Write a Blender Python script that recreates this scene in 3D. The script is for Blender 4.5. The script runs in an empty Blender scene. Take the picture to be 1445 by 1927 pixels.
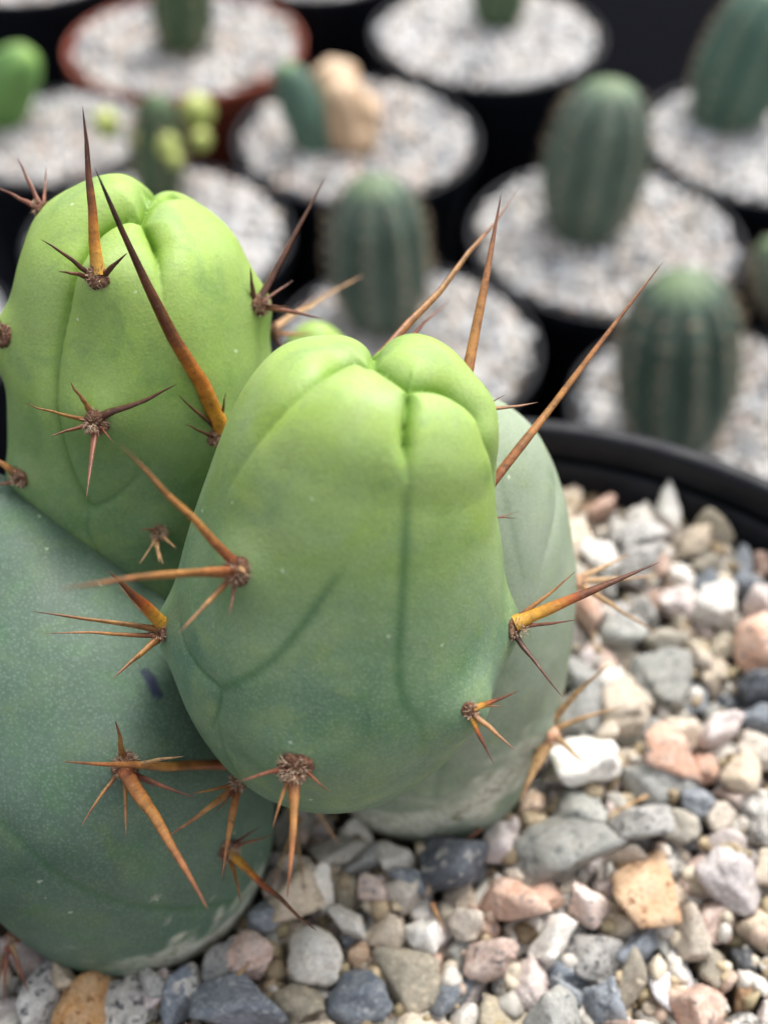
import bpy, bmesh, math, random
import numpy as np
from mathutils import Vector, Matrix, Quaternion
from mathutils.bvhtree import BVHTree

CM = 0.01                      # all plans below are in centimetres
scene = bpy.context.scene
COL = scene.collection

# ------------------------------------------------------------------ camera
PITCH = math.radians(48)
CAM_H = 14.0                   # cm above the gravel
FPX = 2066.0                   # focal length in photo pixels
cam_data = bpy.data.cameras.new('camera')
cam_data.sensor_fit = 'VERTICAL'
cam_data.sensor_height = 36.0
cam_data.lens = 36.0 * FPX / 1927.0
cam_data.clip_start = 0.005
cam_data.clip_end = 20.0
cam_data.dof.use_dof = True
cam_data.dof.focus_distance = 0.112
cam_data.dof.aperture_fstop = 14.5
cam = bpy.data.objects.new('camera', cam_data)
cam.location = (0, 0, CAM_H * CM)
cam.rotation_euler = (math.pi / 2 - PITCH, 0, 0)
COL.objects.link(cam)
scene.camera = cam

# ------------------------------------------------------------------ light: bright overcast sky
SUN_EL, SUN_AZ = math.radians(58), math.radians(35)
world = bpy.data.worlds.new('World')
scene.world = world
world.use_nodes = True
wn, wl = world.node_tree.nodes, world.node_tree.links
bgn = wn['Background']
sky = wn.new('ShaderNodeTexSky')
sky.sky_type = 'NISHITA'
sky.sun_disc = False
sky.sun_elevation = SUN_EL
sky.sun_rotation = SUN_AZ
sky.dust_density = 4.0
sky.air_density = 1.0
hs = wn.new('ShaderNodeHueSaturation')
hs.inputs['Saturation'].default_value = 0.25      # cloud veil: nearly white sky
wl.new(sky.outputs[0], hs.inputs['Color'])
wl.new(hs.outputs[0], bgn.inputs['Color'])
bgn.inputs['Strength'].default_value = 0.14
sun_data = bpy.data.lights.new('sun', 'SUN')
sun_data.energy = 1.4
sun_data.angle = math.radians(22)
sun_data.color = (1.0, 0.96, 0.9)
sun = bpy.data.objects.new('sun', sun_data)
_d = Vector((math.sin(SUN_AZ) * math.cos(SUN_EL), math.cos(SUN_AZ) * math.cos(SUN_EL), math.sin(SUN_EL)))
sun.rotation_euler = _d.to_track_quat('Z', 'Y').to_euler()
sun.location = _d * 3
COL.objects.link(sun)
scene.view_settings.view_transform = 'Standard'
scene.view_settings.look = 'None'
scene.view_settings.exposure = 1.2
scene.view_settings.gamma = 1.0
scene.view_settings.use_curve_mapping = False
scene.cycles.max_bounces = 6
scene.cycles.diffuse_bounces = 3
scene.cycles.glossy_bounces = 2
scene.cycles.caustics_reflective = False
scene.cycles.caustics_refractive = False

# ------------------------------------------------------------------ helpers
C0 = np.array([0, 0, CAM_H])
cp, sp = math.cos(PITCH), math.sin(PITCH)
AX_R = np.array([1.0, 0, 0])
AX_U = np.array([0, sp, cp])
AX_F = np.array([0, cp, -sp])

def at(px, py, depth):
    """survey: the point (cm) sighted at photo pixel px,py at a given distance"""
    return C0 + depth * (AX_F + AX_R * (px - 722.5) / FPX - AX_U * (py - 963.5) / FPX)

def on_plane(px, py, z):
    d = AX_F + AX_R * (px - 722.5) / FPX - AX_U * (py - 963.5) / FPX
    return C0 + d * ((z - CAM_H) / d[2])

def project(p):
    q = np.asarray(p, float) - C0
    dp = q @ AX_F
    return 722.5 + FPX * (q @ AX_R) / dp, 963.5 - FPX * (q @ AX_U) / dp, dp

def pchip(x, y, xs):
    x, y = np.asarray(x, float), np.asarray(y, float)
    h = np.diff(x); d = np.diff(y) / h
    m = np.zeros_like(y)
    for i in range(1, len(x) - 1):
        if d[i - 1] * d[i] > 0:
            w1, w2 = 2 * h[i] + h[i - 1], h[i] + 2 * h[i - 1]
            m[i] = (w1 + w2) / (w1 / d[i - 1] + w2 / d[i])
    m[0], m[-1] = d[0], d[-1]
    k = np.clip(np.searchsorted(x, xs) - 1, 0, len(h) - 1)
    t = (xs - x[k]) / h[k]
    return ((2*t**3 - 3*t**2 + 1) * y[k] + (t**3 - 2*t**2 + t) * h[k] * m[k]
            + (-2*t**3 + 3*t**2) * y[k+1] + (t**3 - t**2) * h[k] * m[k+1])

def catmull(x, y, xs):
    x, y = np.asarray(x, float), np.asarray(y, float)
    m = np.gradient(y, x, axis=0)
    h = np.diff(x)
    k = np.clip(np.searchsorted(x, xs) - 1, 0, len(h) - 1)
    t = ((xs - x[k]) / h[k])[:, None]; hk = h[k][:, None]
    return ((2*t**3 - 3*t**2 + 1) * y[k] + (t**3 - 2*t**2 + t) * hk * m[k]
            + (-2*t**3 + 3*t**2) * y[k+1] + (t**3 - t**2) * hk * m[k+1])

def link(name, me, mat=None, parent=None):
    o = bpy.data.objects.new(name, me)
    COL.objects.link(o)
    if mat is not None and me is not None and not me.materials:
        me.materials.append(mat)
    if parent is not None:
        o.parent = parent
    return o

def mesh_np(name, V, F, smooth=True):
    """V (n,3) in cm -> mesh in metres"""
    me = bpy.data.meshes.new(name)
    me.from_pydata((np.asarray(V) * CM).tolist(), [], F if isinstance(F, list) else F.tolist())
    if smooth:
        me.polygons.foreach_set('use_smooth', np.ones(len(me.polygons), bool))
    me.update()
    return me

def attr(me, name, vals):
    a = me.attributes.new(name, 'FLOAT', 'POINT')
    a.data.foreach_set('value', np.asarray(vals, np.float32))

def attr_col(me, name, vals):
    a = me.attributes.new(name, 'FLOAT_COLOR', 'POINT')
    v = np.ones((len(vals), 4), np.float32); v[:, :3] = vals
    a.data.foreach_set('color', v.ravel())

def tube_faces(nr, ns, cap0, cap1):
    """faces for nr rings of ns verts (+ optional pole verts appended: first cap0, then cap1)"""
    i = np.arange(nr - 1)[:, None]; j = np.arange(ns)[None, :]
    a = i * ns + j; b = i * ns + (j + 1) % ns
    F = np.stack([a, b, b + ns, a + ns], -1).reshape(-1, 4).tolist()
    n = nr * ns
    if cap0:
        F += [[n, (j + 1) % ns, j] for j in range(ns)]; n += 1
    if cap1:
        o = (nr - 1) * ns
        F += [[n, o + j, o + (j + 1) % ns] for j in range(ns)]
    return F

def set_label(o, label=None, cat=None, group=None, kind=None):
    if label: o['label'] = label
    if cat: o['category'] = cat
    if group: o['group'] = group
    if kind: o['kind'] = kind

# ------------------------------------------------------------------ node helpers
def new_mat(name):
    m = bpy.data.materials.new(name)
    m.use_nodes = True
    nt = m.node_tree
    return m, nt, nt.nodes['Principled BSDF']

def nd(nt, kind, **kw):
    n = nt.nodes.new(kind)
    for k, v in kw.items():
        if k in n.inputs:
            n.inputs[k].default_value = v
        else:
            setattr(n, k, v)
    return n

def coords_cm(nt, kind='Object'):
    tc = nt.nodes.new('ShaderNodeTexCoord')
    mp = nt.nodes.new('ShaderNodeMapping')
    mp.inputs['Scale'].default_value = (100, 100, 100)
    nt.links.new(tc.outputs[kind], mp.inputs['Vector'])
    return mp.outputs[0]

def noise(nt, co, scale, detail=3.0, rough=0.55, dist=0.0):
    n = nd(nt, 'ShaderNodeTexNoise', Scale=scale, Detail=detail, Roughness=rough, Distortion=dist)
    nt.links.new(co, n.inputs['Vector'])
    return n.outputs['Fac']

def ramp(nt, fac, stops, interp='LINEAR'):
    r = nt.nodes.new('ShaderNodeValToRGB')
    cr = r.color_ramp
    cr.interpolation = interp
    while len(cr.elements) < len(stops):
        cr.elements.new(0.5)
    for e, (p, c) in zip(cr.elements, stops):
        e.position = p
        e.color = (c[0], c[1], c[2], 1) if not isinstance(c, (int, float)) else (c, c, c, 1)
    nt.links.new(fac, r.inputs[0])
    return r.outputs[0]

def mix(nt, fac, a, b, mode='MIX'):
    n = nt.nodes.new('ShaderNodeMix')
    n.data_type = 'RGBA'
    n.blend_type = mode
    for sock, v in ((n.inputs[0], fac), (n.inputs[6], a), (n.inputs[7], b)):
        if isinstance(v, bpy.types.NodeSocket):
            nt.links.new(v, sock)
        elif isinstance(v, (int, float)):
            sock.default_value = v if sock.type == 'VALUE' else (v, v, v, 1)
        else:
            sock.default_value = (v[0], v[1], v[2], 1)
    return n.outputs[2]

def mth(nt, op, a, b=0.0, clamp=False):
    n = nt.nodes.new('ShaderNodeMath')
    n.operation = op
    n.use_clamp = clamp
    for sock, v in zip(n.inputs, (a, b)):
        if isinstance(v, bpy.types.NodeSocket):
            nt.links.new(v, sock)
        else:
            sock.default_value = v
    return n.outputs[0]

def bump(nt, bsdf, h, strength, dist_cm, prev=None):
    b = nt.nodes.new('ShaderNodeBump')
    b.inputs['Strength'].default_value = strength
    b.inputs['Distance'].default_value = dist_cm * CM
    nt.links.new(h, b.inputs['Height'])
    if prev is not None:
        nt.links.new(prev, b.inputs['Normal'])
    nt.links.new(b.outputs[0], bsdf.inputs['Normal'])
    return b.outputs[0]

def fattr(nt, name, out='Fac'):
    n = nt.nodes.new('ShaderNodeAttribute')
    n.attribute_name = name
    return n.outputs[out]

# ------------------------------------------------------------------ cactus skin
def skin_material(name, young, old, veil, veil_amt, speck_amt, yel_amt=0.40):
    m, nt, b = new_mat(name)
    co = coords_cm(nt)
    n1 = noise(nt, co, 0.9, 4, 0.55)
    n2 = noise(nt, co, 2.6, 4, 0.6)
    tip = fattr(nt, 'tip')
    f = mth(nt, 'ADD', tip, mth(nt, 'MULTIPLY', mth(nt, 'SUBTRACT', n1, 0.5), 0.9), True)
    c = mix(nt, f, old, young)
    # yellowish and darker blotches
    yel = ramp(nt, n2, [(0.52, 0.0), (0.72, 1.0)])
    c = mix(nt, mth(nt, 'MULTIPLY', yel, yel_amt), c, (0.21, 0.28, 0.045))
    n3 = noise(nt, co, 1.7, 3, 0.6, 0.6)
    c = mix(nt, mth(nt, 'MULTIPLY', ramp(nt, n3, [(0.52, 0.0), (0.68, 1.0)]), 0.38), c, (0.055, 0.15, 0.05))
    # olive corky smears
    sm = fattr(nt, 'smear')
    c = mix(nt, mth(nt, 'MULTIPLY', sm, ramp(nt, noise(nt, co, 7.0, 2, 0.7), [(0.35, 0.15), (0.6, 0.9)])), c, (0.07, 0.13, 0.03))
    # waxy veil
    v = ramp(nt, noise(nt, co, 1.3, 4, 0.65, 0.4), [(0.25, 0.0), (0.7, 1.0)])
    c = mix(nt, mth(nt, 'MULTIPLY', v, veil_amt), c, veil)
    # pale stomata speckle
    vo = nd(nt, 'ShaderNodeTexVoronoi', Scale=25.0)
    nt.links.new(co, vo.inputs['Vector'])
    spk = ramp(nt, vo.outputs['Distance'], [(0.10, 1.0), (0.55, 0.0)])
    spm = ramp(nt, noise(nt, co, 5.0, 3, 0.6), [(0.35, 0.5), (0.65, 1.0)])
    fine = noise(nt, co, 34.0, 3, 0.6)
    spf = mth(nt, 'MULTIPLY', mth(nt, 'MULTIPLY', spk, spm), speck_amt)
    inv = mth(nt, 'SUBTRACT', 1.15, mth(nt, 'MULTIPLY', tip, 0.9), True)
    c = mix(nt, mth(nt, 'MULTIPLY', spf, inv), c, veil)
    c = mix(nt, 1.0, c, ramp(nt, fine, [(0.25, 0.86), (0.75, 1.12)]), 'MULTIPLY')
    # darker, more saturated green painted along the clefts
    c = mix(nt, mth(nt, 'MULTIPLY', fattr(nt, 'cleft'), 0.8), c, (0.13, 0.26, 0.012))
    # dark seam lines of the ribs
    vein = fattr(nt, 'vein')
    c = mix(nt, mth(nt, 'MULTIPLY', vein, 0.75, True), c, (0.028, 0.10, 0.03))
    # white scuffs
    sc = nd(nt, 'ShaderNodeTexVoronoi', Scale=2.3, Randomness=1.0)
    dv = nt.nodes.new('ShaderNodeVectorMath'); dv.operation = 'ADD'
    nt.links.new(co, dv.inputs[0])
    dn = nd(nt, 'ShaderNodeTexNoise', Scale=9.0, Detail=3.0)
    nt.links.new(co, dn.inputs['Vector'])
    ds = nt.nodes.new('ShaderNodeVectorMath'); ds.operation = 'SCALE'; ds.inputs['Scale'].default_value = 0.12
    nt.links.new(dn.outputs['Color'], ds.inputs[0]); nt.links.new(ds.outputs[0], dv.inputs[1])
    nt.links.new(dv.outputs[0], sc.inputs['Vector'])
    scuff = ramp(nt, sc.outputs['Distance'], [(0.035, 1.0), (0.065, 0.0)])
    c = mix(nt, mth(nt, 'MULTIPLY', scuff, 0.45), c, (0.62, 0.72, 0.52))
    # corky pale base
    cork = fattr(nt, 'cork')
    cn = ramp(nt, noise(nt, co, 6.0, 4, 0.7, 1.0), [(0.3, (0.17, 0.16, 0.10)), (0.55, (0.50, 0.50, 0.41))])
    c = mix(nt, cork, c, cn)
    sc2 = fattr(nt, 'scar')
    c = mix(nt, sc2, c, (0.022, 0.026, 0.06))
    nt.links.new(c, b.inputs['Base Color'])
    b.inputs['Roughness'].default_value = 0.5
    rgh = ramp(nt, n2, [(0.3, 0.48), (0.7, 0.64)])
    nt.links.new(rgh, b.inputs['Roughness'])
    b.inputs['Specular IOR Level'].default_value = 0.38
    b.inputs['Subsurface Weight'].default_value = 0.22
    b.inputs['Subsurface Radius'].default_value = (0.5, 1.0, 0.25)
    b.inputs['Subsurface Scale'].default_value = 0.16 * CM
    hgt = mth(nt, 'ADD', mth(nt, 'MULTIPLY', fine, 0.35), mth(nt, 'ADD', mth(nt, 'MULTIPLY', spk, 0.3), mth(nt, 'MULTIPLY', cn if False else cork, noise(nt, co, 8.0, 3, 0.7))))
    p = bump(nt, b, n2, 0.25, 0.05)
    bump(nt, b, hgt, 0.22, 0.02, p)
    return m

M_SKIN = {
    'a': skin_material('skin_upright', (0.27, 0.40, 0.065), (0.045, 0.118, 0.058), (0.27, 0.35, 0.19), 0.34, 0.30),
    'b': skin_material('skin_plump', (0.28, 0.405, 0.065), (0.064, 0.142, 0.09), (0.29, 0.375, 0.225), 0.42, 0.36),
    'c': skin_material('skin_mature', (0.075, 0.13, 0.083), (0.051, 0.092, 0.062), (0.175, 0.245, 0.19), 0.24, 0.6, 0.14),
    'd': skin_material('skin_waxy', (0.22, 0.275, 0.175), (0.115, 0.158, 0.095), (0.34, 0.385, 0.31), 0.55, 0.35),
}

# ------------------------------------------------------------------ stems
def densify(P, step=0.03):
    out, par = [], []
    for i in range(len(P) - 1):
        n = max(2, int(np.linalg.norm(P[i + 1] - P[i]) / step))
        for k in range(n):
            out.append(P[i] + (P[i + 1] - P[i]) * k / n); par.append(i + k / n)
    out.append(P[-1]); par.append(len(P) - 1.0)
    return np.array(out), np.array(par)

def nearest(V, S):
    best = np.full(len(V), 1e9); idx = np.zeros(len(V), int)
    for i in range(0, len(V), 20000):
        d = ((V[i:i + 20000, None, :] - S[None]) ** 2).sum(-1)
        k = d.argmin(1); idx[i:i + 20000] = k
        q = V[i:i + 20000]
        bd = d[np.arange(len(k)), k]
        for a, b in ((np.maximum(k - 1, 0), k), (k, np.minimum(k + 1, len(S) - 1))):
            e = S[b] - S[a]; l2 = (e ** 2).sum(1) + 1e-12
            t = np.clip(((q - S[a]) * e).sum(1) / l2, 0, 1)
            bd = np.minimum(bd, ((q - S[a] - e * t[:, None]) ** 2).sum(1))
        best[i:i + 20000] = np.sqrt(bd)
    return best, idx

def vnoise(V, scale, seed):
    """cheap smooth value noise from summed sines"""
    r = np.random.RandomState(seed)
    s = np.zeros(len(V))
    for _ in range(7):
        k = r.normal(size=3) * scale
        s += np.sin(V @ k + r.uniform(0, 6.28))
    return s / 7 ** 0.5

class Stem:
    """a fleshy stem: swept rings, then clefts, seams and areole bumps pressed into it.
    stations (px,py,dist,halfwidth px) are the survey of its centre line"""
    def __init__(s, stations, aspect=1.0, nr=250, ns=280, lump=0.03, seed=1):
        st = np.array(stations, float)
        P = np.array([at(a, b, c) for a, b, c, _ in st])
        R = st[:, 3] * st[:, 2] / FPX
        L = np.concatenate([[0], np.cumsum(np.linalg.norm(np.diff(P, axis=0), axis=1))])
        u = (1 - np.cos(np.linspace(0, math.pi, nr + 2)[1:-1])) / 2
        u = 0.6 * u + 0.4 * np.linspace(0, 1, nr + 2)[1:-1]
        u = (u - u[0]) / (u[-1] - u[0]) * 0.9994 + 0.0003
        ls = u * L[-1]
        Cn = catmull(L, P, ls)
        r = np.sqrt(np.maximum(pchip(L, R ** 2, ls), 1e-7))
        T = np.gradient(Cn, ls, axis=0); T /= np.linalg.norm(T, axis=1)[:, None]
        k = np.exp(-0.5 * (np.arange(-25, 26) / 9.0) ** 2); k /= k.sum()
        T = np.stack([np.convolve(np.pad(T[:, i], 25, mode='edge'), k, 'valid') for i in range(3)], 1)
        T /= np.linalg.norm(T, axis=1)[:, None]
        U = np.cross(T, AX_F[None]); U /= np.linalg.norm(U, axis=1)[:, None]
        W = np.cross(U, T)                         # roughly away from the viewer
        th = np.linspace(0, 2 * math.pi, ns, endpoint=False)
        V = (Cn[:, None] + r[:, None, None] * (np.cos(th)[None, :, None] * U[:, None]
             + aspect * np.sin(th)[None, :, None] * W[:, None])).reshape(-1, 3)
        e0 = catmull(L, P, np.array([0.0, L[-1]]))
        V = np.vstack([V, e0[:1], e0[1:]])
        s.F = tube_faces(nr, ns, True, True)
        s.t = np.concatenate([np.repeat(u, ns), [0, 1]])
        s.V = V
        s.N = s.normals(V)
        if (s.N * (V - V.mean(0))).sum() < 0:
            s.F = [f[::-1] for f in s.F]
            s.N = -s.N
        s.V = V + s.N * (vnoise(V, 1.6, seed) * lump)[:, None]
        s.base = s.V.copy()
        s.N = s.normals(s.V)
        s.bvh = BVHTree.FromPolygons([Vector(v) for v in s.V], s.F)
        s.disp = np.zeros(len(V)); s.cut = np.zeros(len(V))
        s.att = {k: np.zeros(len(V)) for k in ('vein', 'cleft', 'smear', 'cork', 'scar')}

    def normals(s, V):
        N = np.zeros_like(V)
        Q = np.array([f for f in s.F if len(f) == 4])
        n = np.cross(V[Q[:, 2]] - V[Q[:, 0]], V[Q[:, 3]] - V[Q[:, 1]])
        for i in range(4):
            np.add.at(N, Q[:, i], n)
        T3 = np.array([f for f in s.F if len(f) == 3])
        n3 = np.cross(V[T3[:, 1]] - V[T3[:, 0]], V[T3[:, 2]] - V[T3[:, 0]])
        for i in range(3):
            np.add.at(N, T3[:, i], n3)
        N /= np.linalg.norm(N, axis=1)[:, None] + 1e-12
        return N

    def hit(s, px, py):
        """surface point sighted at px,py (or the nearest surface point when the sight line just misses)"""
        d = at(px, py, 1.0) - C0
        h = s.bvh.ray_cast(Vector(C0), Vector(d))
        if h[0] is None:
            best = None
            for dist in np.linspace(8, 18, 60):
                q = s.bvh.find_nearest(Vector(at(px, py, dist)))
                if best is None or q[3] < best[3]:
                    best = q
            h = best
        n = np.array(h[1]); 
        return np.array(h[0]), n

    def line(s, pts, ext=0):
        P = [s.hit(p[0], p[1])[0] for p in pts]
        wts = [p[2] if len(p) > 2 else 1.0 for p in pts]
        for k in range(ext):                       # carry the line on over the far side
            q = s.bvh.find_nearest(Vector(P[-1] + np.array([0, .22, -.06 * k])))
            P.append(np.array(q[0])); wts.append(wts[-1] * .9)
        P = np.array(P); wts = np.array(wts)
        S, par = densify(catmull(np.arange(len(P)), P, np.linspace(0, len(P) - 1, 6 * len(P))) if len(P) > 2 else P)
        par = par / par[-1] * (len(P) - 1)
        return S, np.interp(par, np.arange(len(P)), wts)

    def crease(s, pts, depth=0.16, w=0.38, vein=0.0, vw=0.02, slot=0.05, ext=0):
        """cleft between two rounded ribs: the skin rolls over like a quarter circle on both sides"""
        S, wt = s.line(pts, ext)
        d, i = nearest(s.base, S)
        g = wt[i]
        x = np.clip(1 - d / (w * (0.45 + 0.55 * g) + 1e-6), 0, 1)
        s.cut = np.minimum(s.cut, -g * depth * (0.75 * (1 - np.sqrt(1 - x * x)) + 0.25 * x ** 2) - np.clip(g, 0, 1) ** 2 * slot * np.exp(-d / 0.045))
        s.att['cleft'] = np.maximum(s.att['cleft'], (1.0 if slot else 0.0) * np.clip(g, 0, 1) ** 1.5 * np.exp(-(d / 0.06) ** 2))
        if vein:
            s.att['vein'] = np.maximum(s.att['vein'], vein * g * np.exp(-(d / vw) ** 2))

    def seam(s, pts, vein=0.8, vw=0.035, depth=0.0, w=0.12):
        S, wt = s.line(pts)
        d, i = nearest(s.base, S)
        s.att['vein'] = np.maximum(s.att['vein'], vein * wt[i] * np.exp(-(d / vw) ** 2))
        if depth:
            s.cut = np.minimum(s.cut, -wt[i] * depth * np.exp(-d / w))

    def boss(s, px, py, amp=0.15, sig=0.35):
        p, n = s.hit(px, py)
        d = np.linalg.norm(s.base - p, axis=1)
        s.disp += amp * np.exp(-(d / sig) ** 2)

    def patch(s, key, pts, w, amt=1.0):
        S, wt = s.line(pts)
        d, i = nearest(s.base, S)
        jit = 1 + 0.35 * vnoise(s.base, 9.0, 5)
        edge = np.clip((1.1 - d / w) * 5, 0, 1) if key == 'scar' else np.clip(1.6 - d * jit / w, 0, 1)
        s.att[key] = np.maximum(s.att[key], amt * wt[i] * edge)

    def finish(s):
        s.V = s.base + s.N * (s.disp + s.cut)[:, None]
        s.bvh = BVHTree.FromPolygons([Vector(v) for v in s.V], s.F)
        s.NF = s.normals(s.V)

    def build(s, name, mat, parent, tipf, label=None):
        me = mesh_np(name, s.V, s.F)
        attr(me, 'tip', np.clip(tipf(s), 0, 1))
        for k, v in s.att.items():
            attr(me, k, np.clip(v, 0, 1))
        o = link(name, me, mat, parent)
        if label: o['label'] = label
        s.obj = o
        return o

cactus = link('cactus', None)
set_label(cactus, 'clump of plump blue-green cactus stems with long amber spines growing in gravel', 'cactus')

# upright stem at the back
A = Stem([(300,1380,15.4,0),(290,1260,15.0,120),(268,1080,14.5,185),(250,900,14.0,218),(272,700,13.3,244),
          (262,575,12.87,226),(256,460,12.5,196),(252,395,12.28,140),(254,352,12.15,0)], seed=3, lump=0.02, nr=280, ns=340)
# plump stem in front
B = Stem([(600,1448,13.2,0),(612,1350,12.7,222),(635,1190,12.0,312),(655,1030,11.4,298),(678,895,10.9,271),
          (703,812,10.62,250),(724,760,10.44,228),(740,718,10.32,180),(750,688,10.25,110),(752,668,10.2,0)], seed=5, lump=0.02, nr=330, ns=400)
# mature stem beside it
Cst = Stem([(258,1680,15.6,0),(254,1606,14.97,246),(228,1500,14.3,292),(165,1400,13.7,312),(90,1250,13.4,268),
          (20,1080,13.2,182),(-30,960,13.1,100),(-60,890,13.0,0)], seed=8, lump=0.02)
# pale waxy stem behind the plump one
D = Stem([(805,1490,16.6,0),(805,1421,16.0,190),(805,1280,15.1,248),(805,1150,14.4,272),(815,980,13.7,262),
          (842,850,13.2,215),(868,770,13.0,140),(880,732,12.95,0)], seed=11, lump=0.03)
# young stem far behind, mostly hidden
E = Stem([(640,950,19.5,0),(625,860,18.8,70),(605,740,18.0,78),(595,660,17.5,60),(590,612,17.2,0)], nr=80, ns=90, seed=14)

B.crease([(772,705,.7),(770,740,1),(765,800,1),(764,840,.9),(766,875,.45),(766,910,.12),(765,950,0)], .13, .17, vein=.5, vw=.016, slot=.10)
B.crease([(772,722,1),(735,698,1),(700,682,1),(650,682,1),(600,712,.6),(540,765,.32),(470,850,.16),(425,930,.08),(400,1010,0)], .24, .42)
B.crease([(700,684,1),(703,665,1),(706,645,1),(712,628,1)], .26, .42, ext=4)
B.crease([(772,722,1),(810,722,1),(855,738,1),(895,778,.8),(922,840,.5),(938,930,.25),(945,1000,0)], .24, .38)
B.seam([(766,880,.5),(764,960,.8),(760,1060,1),(755,1160,1),(750,1260,1),(762,1325,.9),(790,1362,.6),(795,1420,.3)], .8, .055, .006)
B.seam([(655,1062,0),(620,1105,.8),(575,1170,1),(520,1235,1),(470,1272,.9),(410,1300,.8)], .8, .05, .006)
B.seam([(335,1165,.6),(345,1215,.8),(375,1265,1),(410,1300,1),(405,1345,.9),(398,1370,.4)], .8, .03, .05)
B.seam([(410,1360,.6),(428,1430,.8),(445,1490,.4)], .6, .035, .03)
B.boss(450,1075,.13,.32); B.boss(318,1180,.14,.34); B.boss(955,1178,.15,.34); B.boss(555,1440,.12,.4)
B.boss(878,1335,.2,.35); B.boss(905,770,.1,.3)
B.boss(630,685,.08,.5); B.boss(805,665,.16,.6); B.boss(690,770,.05,.6); B.boss(835,800,.06,.5)
B.finish()

A.crease([(268,398,.8),(283,425,1),(294,455,1),(300,490,.6),(304,540,.25),(312,600,0)], .24, .34, vein=.3, vw=.014)
A.crease([(268,398,1),(240,394,1),(205,405,1),(170,435,1),(145,490,.9),(122,560,.75),(104,640,.6),(97,710,.5),(106,800,.4),(130,890,.4),(165,955,.4)], .28, .42)
A.seam([(122,560,.2),(104,640,.6),(97,710,.8),(106,800,.9),(130,890,.9),(165,957,1),(165,1000,.9),(200,1065,.6)], .6, .025, .02)
A.seam([(165,957,1),(210,940,.9),(250,905,.7),(300,850,0)], .6, .03, .03)
A.seam([(345,690,0),(352,760,.4),(372,830,.3)], .5, .03, .02)
A.crease([(268,398,1),(276,382,1),(284,362,1),(287,350,1)], .26, .4, ext=4)
A.crease([(276,378,1),(310,366,.9),(345,368,.7),(390,395,.3),(425,440,0)], .13, .25)
A.boss(183,520,.16,.35); A.boss(180,792,.12,.35); A.boss(485,575,.16,.35); A.boss(70,390,.05,.3); A.boss(215,350,.10,.45); A.boss(10,640,.2,.35)
A.boss(420,825,.1,.3); A.boss(300,1000,.08,.3); A.boss(35,895,.12,.3)
A.finish()

Cst.seam([(0,1545,.5),(60,1605,.8),(120,1655,1),(200,1692,1),(280,1710,1),(360,1712,1),(430,1700,.9),(490,1670,.6)], .75, .045, .03)
Cst.seam([(0,1760,0),(90,1700,.5)], .4, .1)
Cst.patch('smear', [(185,1530,.6),(195,1570,1),(215,1600,1),(235,1632,1)], .07, .8)
Cst.patch('smear', [(240,1612,1),(236,1640,1)], .09, .8)
Cst.patch('smear', [(45,1715,.6),(90,1722,1),(160,1725,.8),(200,1735,.4)], .08, .7)
Cst.patch('smear', [(30,980,.5),(70,1020,1),(75,1070,.8),(60,1110,.3)], .12, .55)
Cst.patch('smear', [(115,1415,.5),(150,1405,.8)], .07, .6)
Cst.patch('smear', [(0,1560,.8),(25,1580,.6)], .12, .6)
Cst.patch('scar', [(275,1268,.8),(286,1285,1),(298,1305,.9)], .065, 1.0)
Cst.patch('cork', [(265,1822,.5),(330,1802,1),(390,1775,1),(440,1735,1),(478,1680,.5)], .3, 1.0)
Cst.boss(235,1440,.12,.4); Cst.boss(432,1598,.1,.35)
Cst.finish()

D.seam([(960,800,.3),(945,900,.6),(968,1010,.7),(985,1100,.3)], .4, .05, .03)
D.crease([(1040,830,.3),(1050,930,1),(1030,1040,.9),(1000,1150,0)], .05, .3, slot=0)
D.seam([(850,1395,.6),(830,1450,.8),(815,1520,.7)], .5, .06, .03)
D.patch('cork', [(640,1550,1),(720,1555,1),(800,1550,1),(880,1525,1),(940,1480,1),(985,1420,.6)], .32, .95)
D.boss(1030,1370,.14,.35); D.boss(1078,1080,.04,.4)
D.finish()
E.finish()

def smooth01(x): 
    x = np.clip(x, 0, 1); return x * x * (3 - 2 * x)
st_b = B.build('stem', M_SKIN['b'], cactus, lambda s: 0.03 + 0.97 * smooth01((s.t - .38) / .6) ** 1.2, 'plump stem with lime-green tip and Y-shaped cleft')
st_a = A.build('stem', M_SKIN['a'], cactus, lambda s: 0.12 + .88 * smooth01((s.t - .42) / .56), 'upright stem with folded lime-green tip')
st_c = Cst.build('stem', M_SKIN['c'], cactus, lambda s: 0.3 + 0 * s.t, 'mature dark blue-green stem, speckled, with a purple scar')
st_d = D.build('stem', M_SKIN['d'], cactus, lambda s: smooth01((s.t - .35) / .6), 'pale waxy grey-green stem')
st_e = E.build('stem', M_SKIN['a'], cactus, lambda s: 0.5 + .5 * s.t, 'small lime-green stem tip')

# ------------------------------------------------------------------ pebbles
def ico(sub):
    bm = bmesh.new()
    bmesh.ops.create_icosphere(bm, subdivisions=sub, radius=1.0)
    V = np.array([v.co[:] for v in bm.verts]); F = [[v.index for v in f.verts] for f in bm.faces]
    bm.free()
    return V, F

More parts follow.
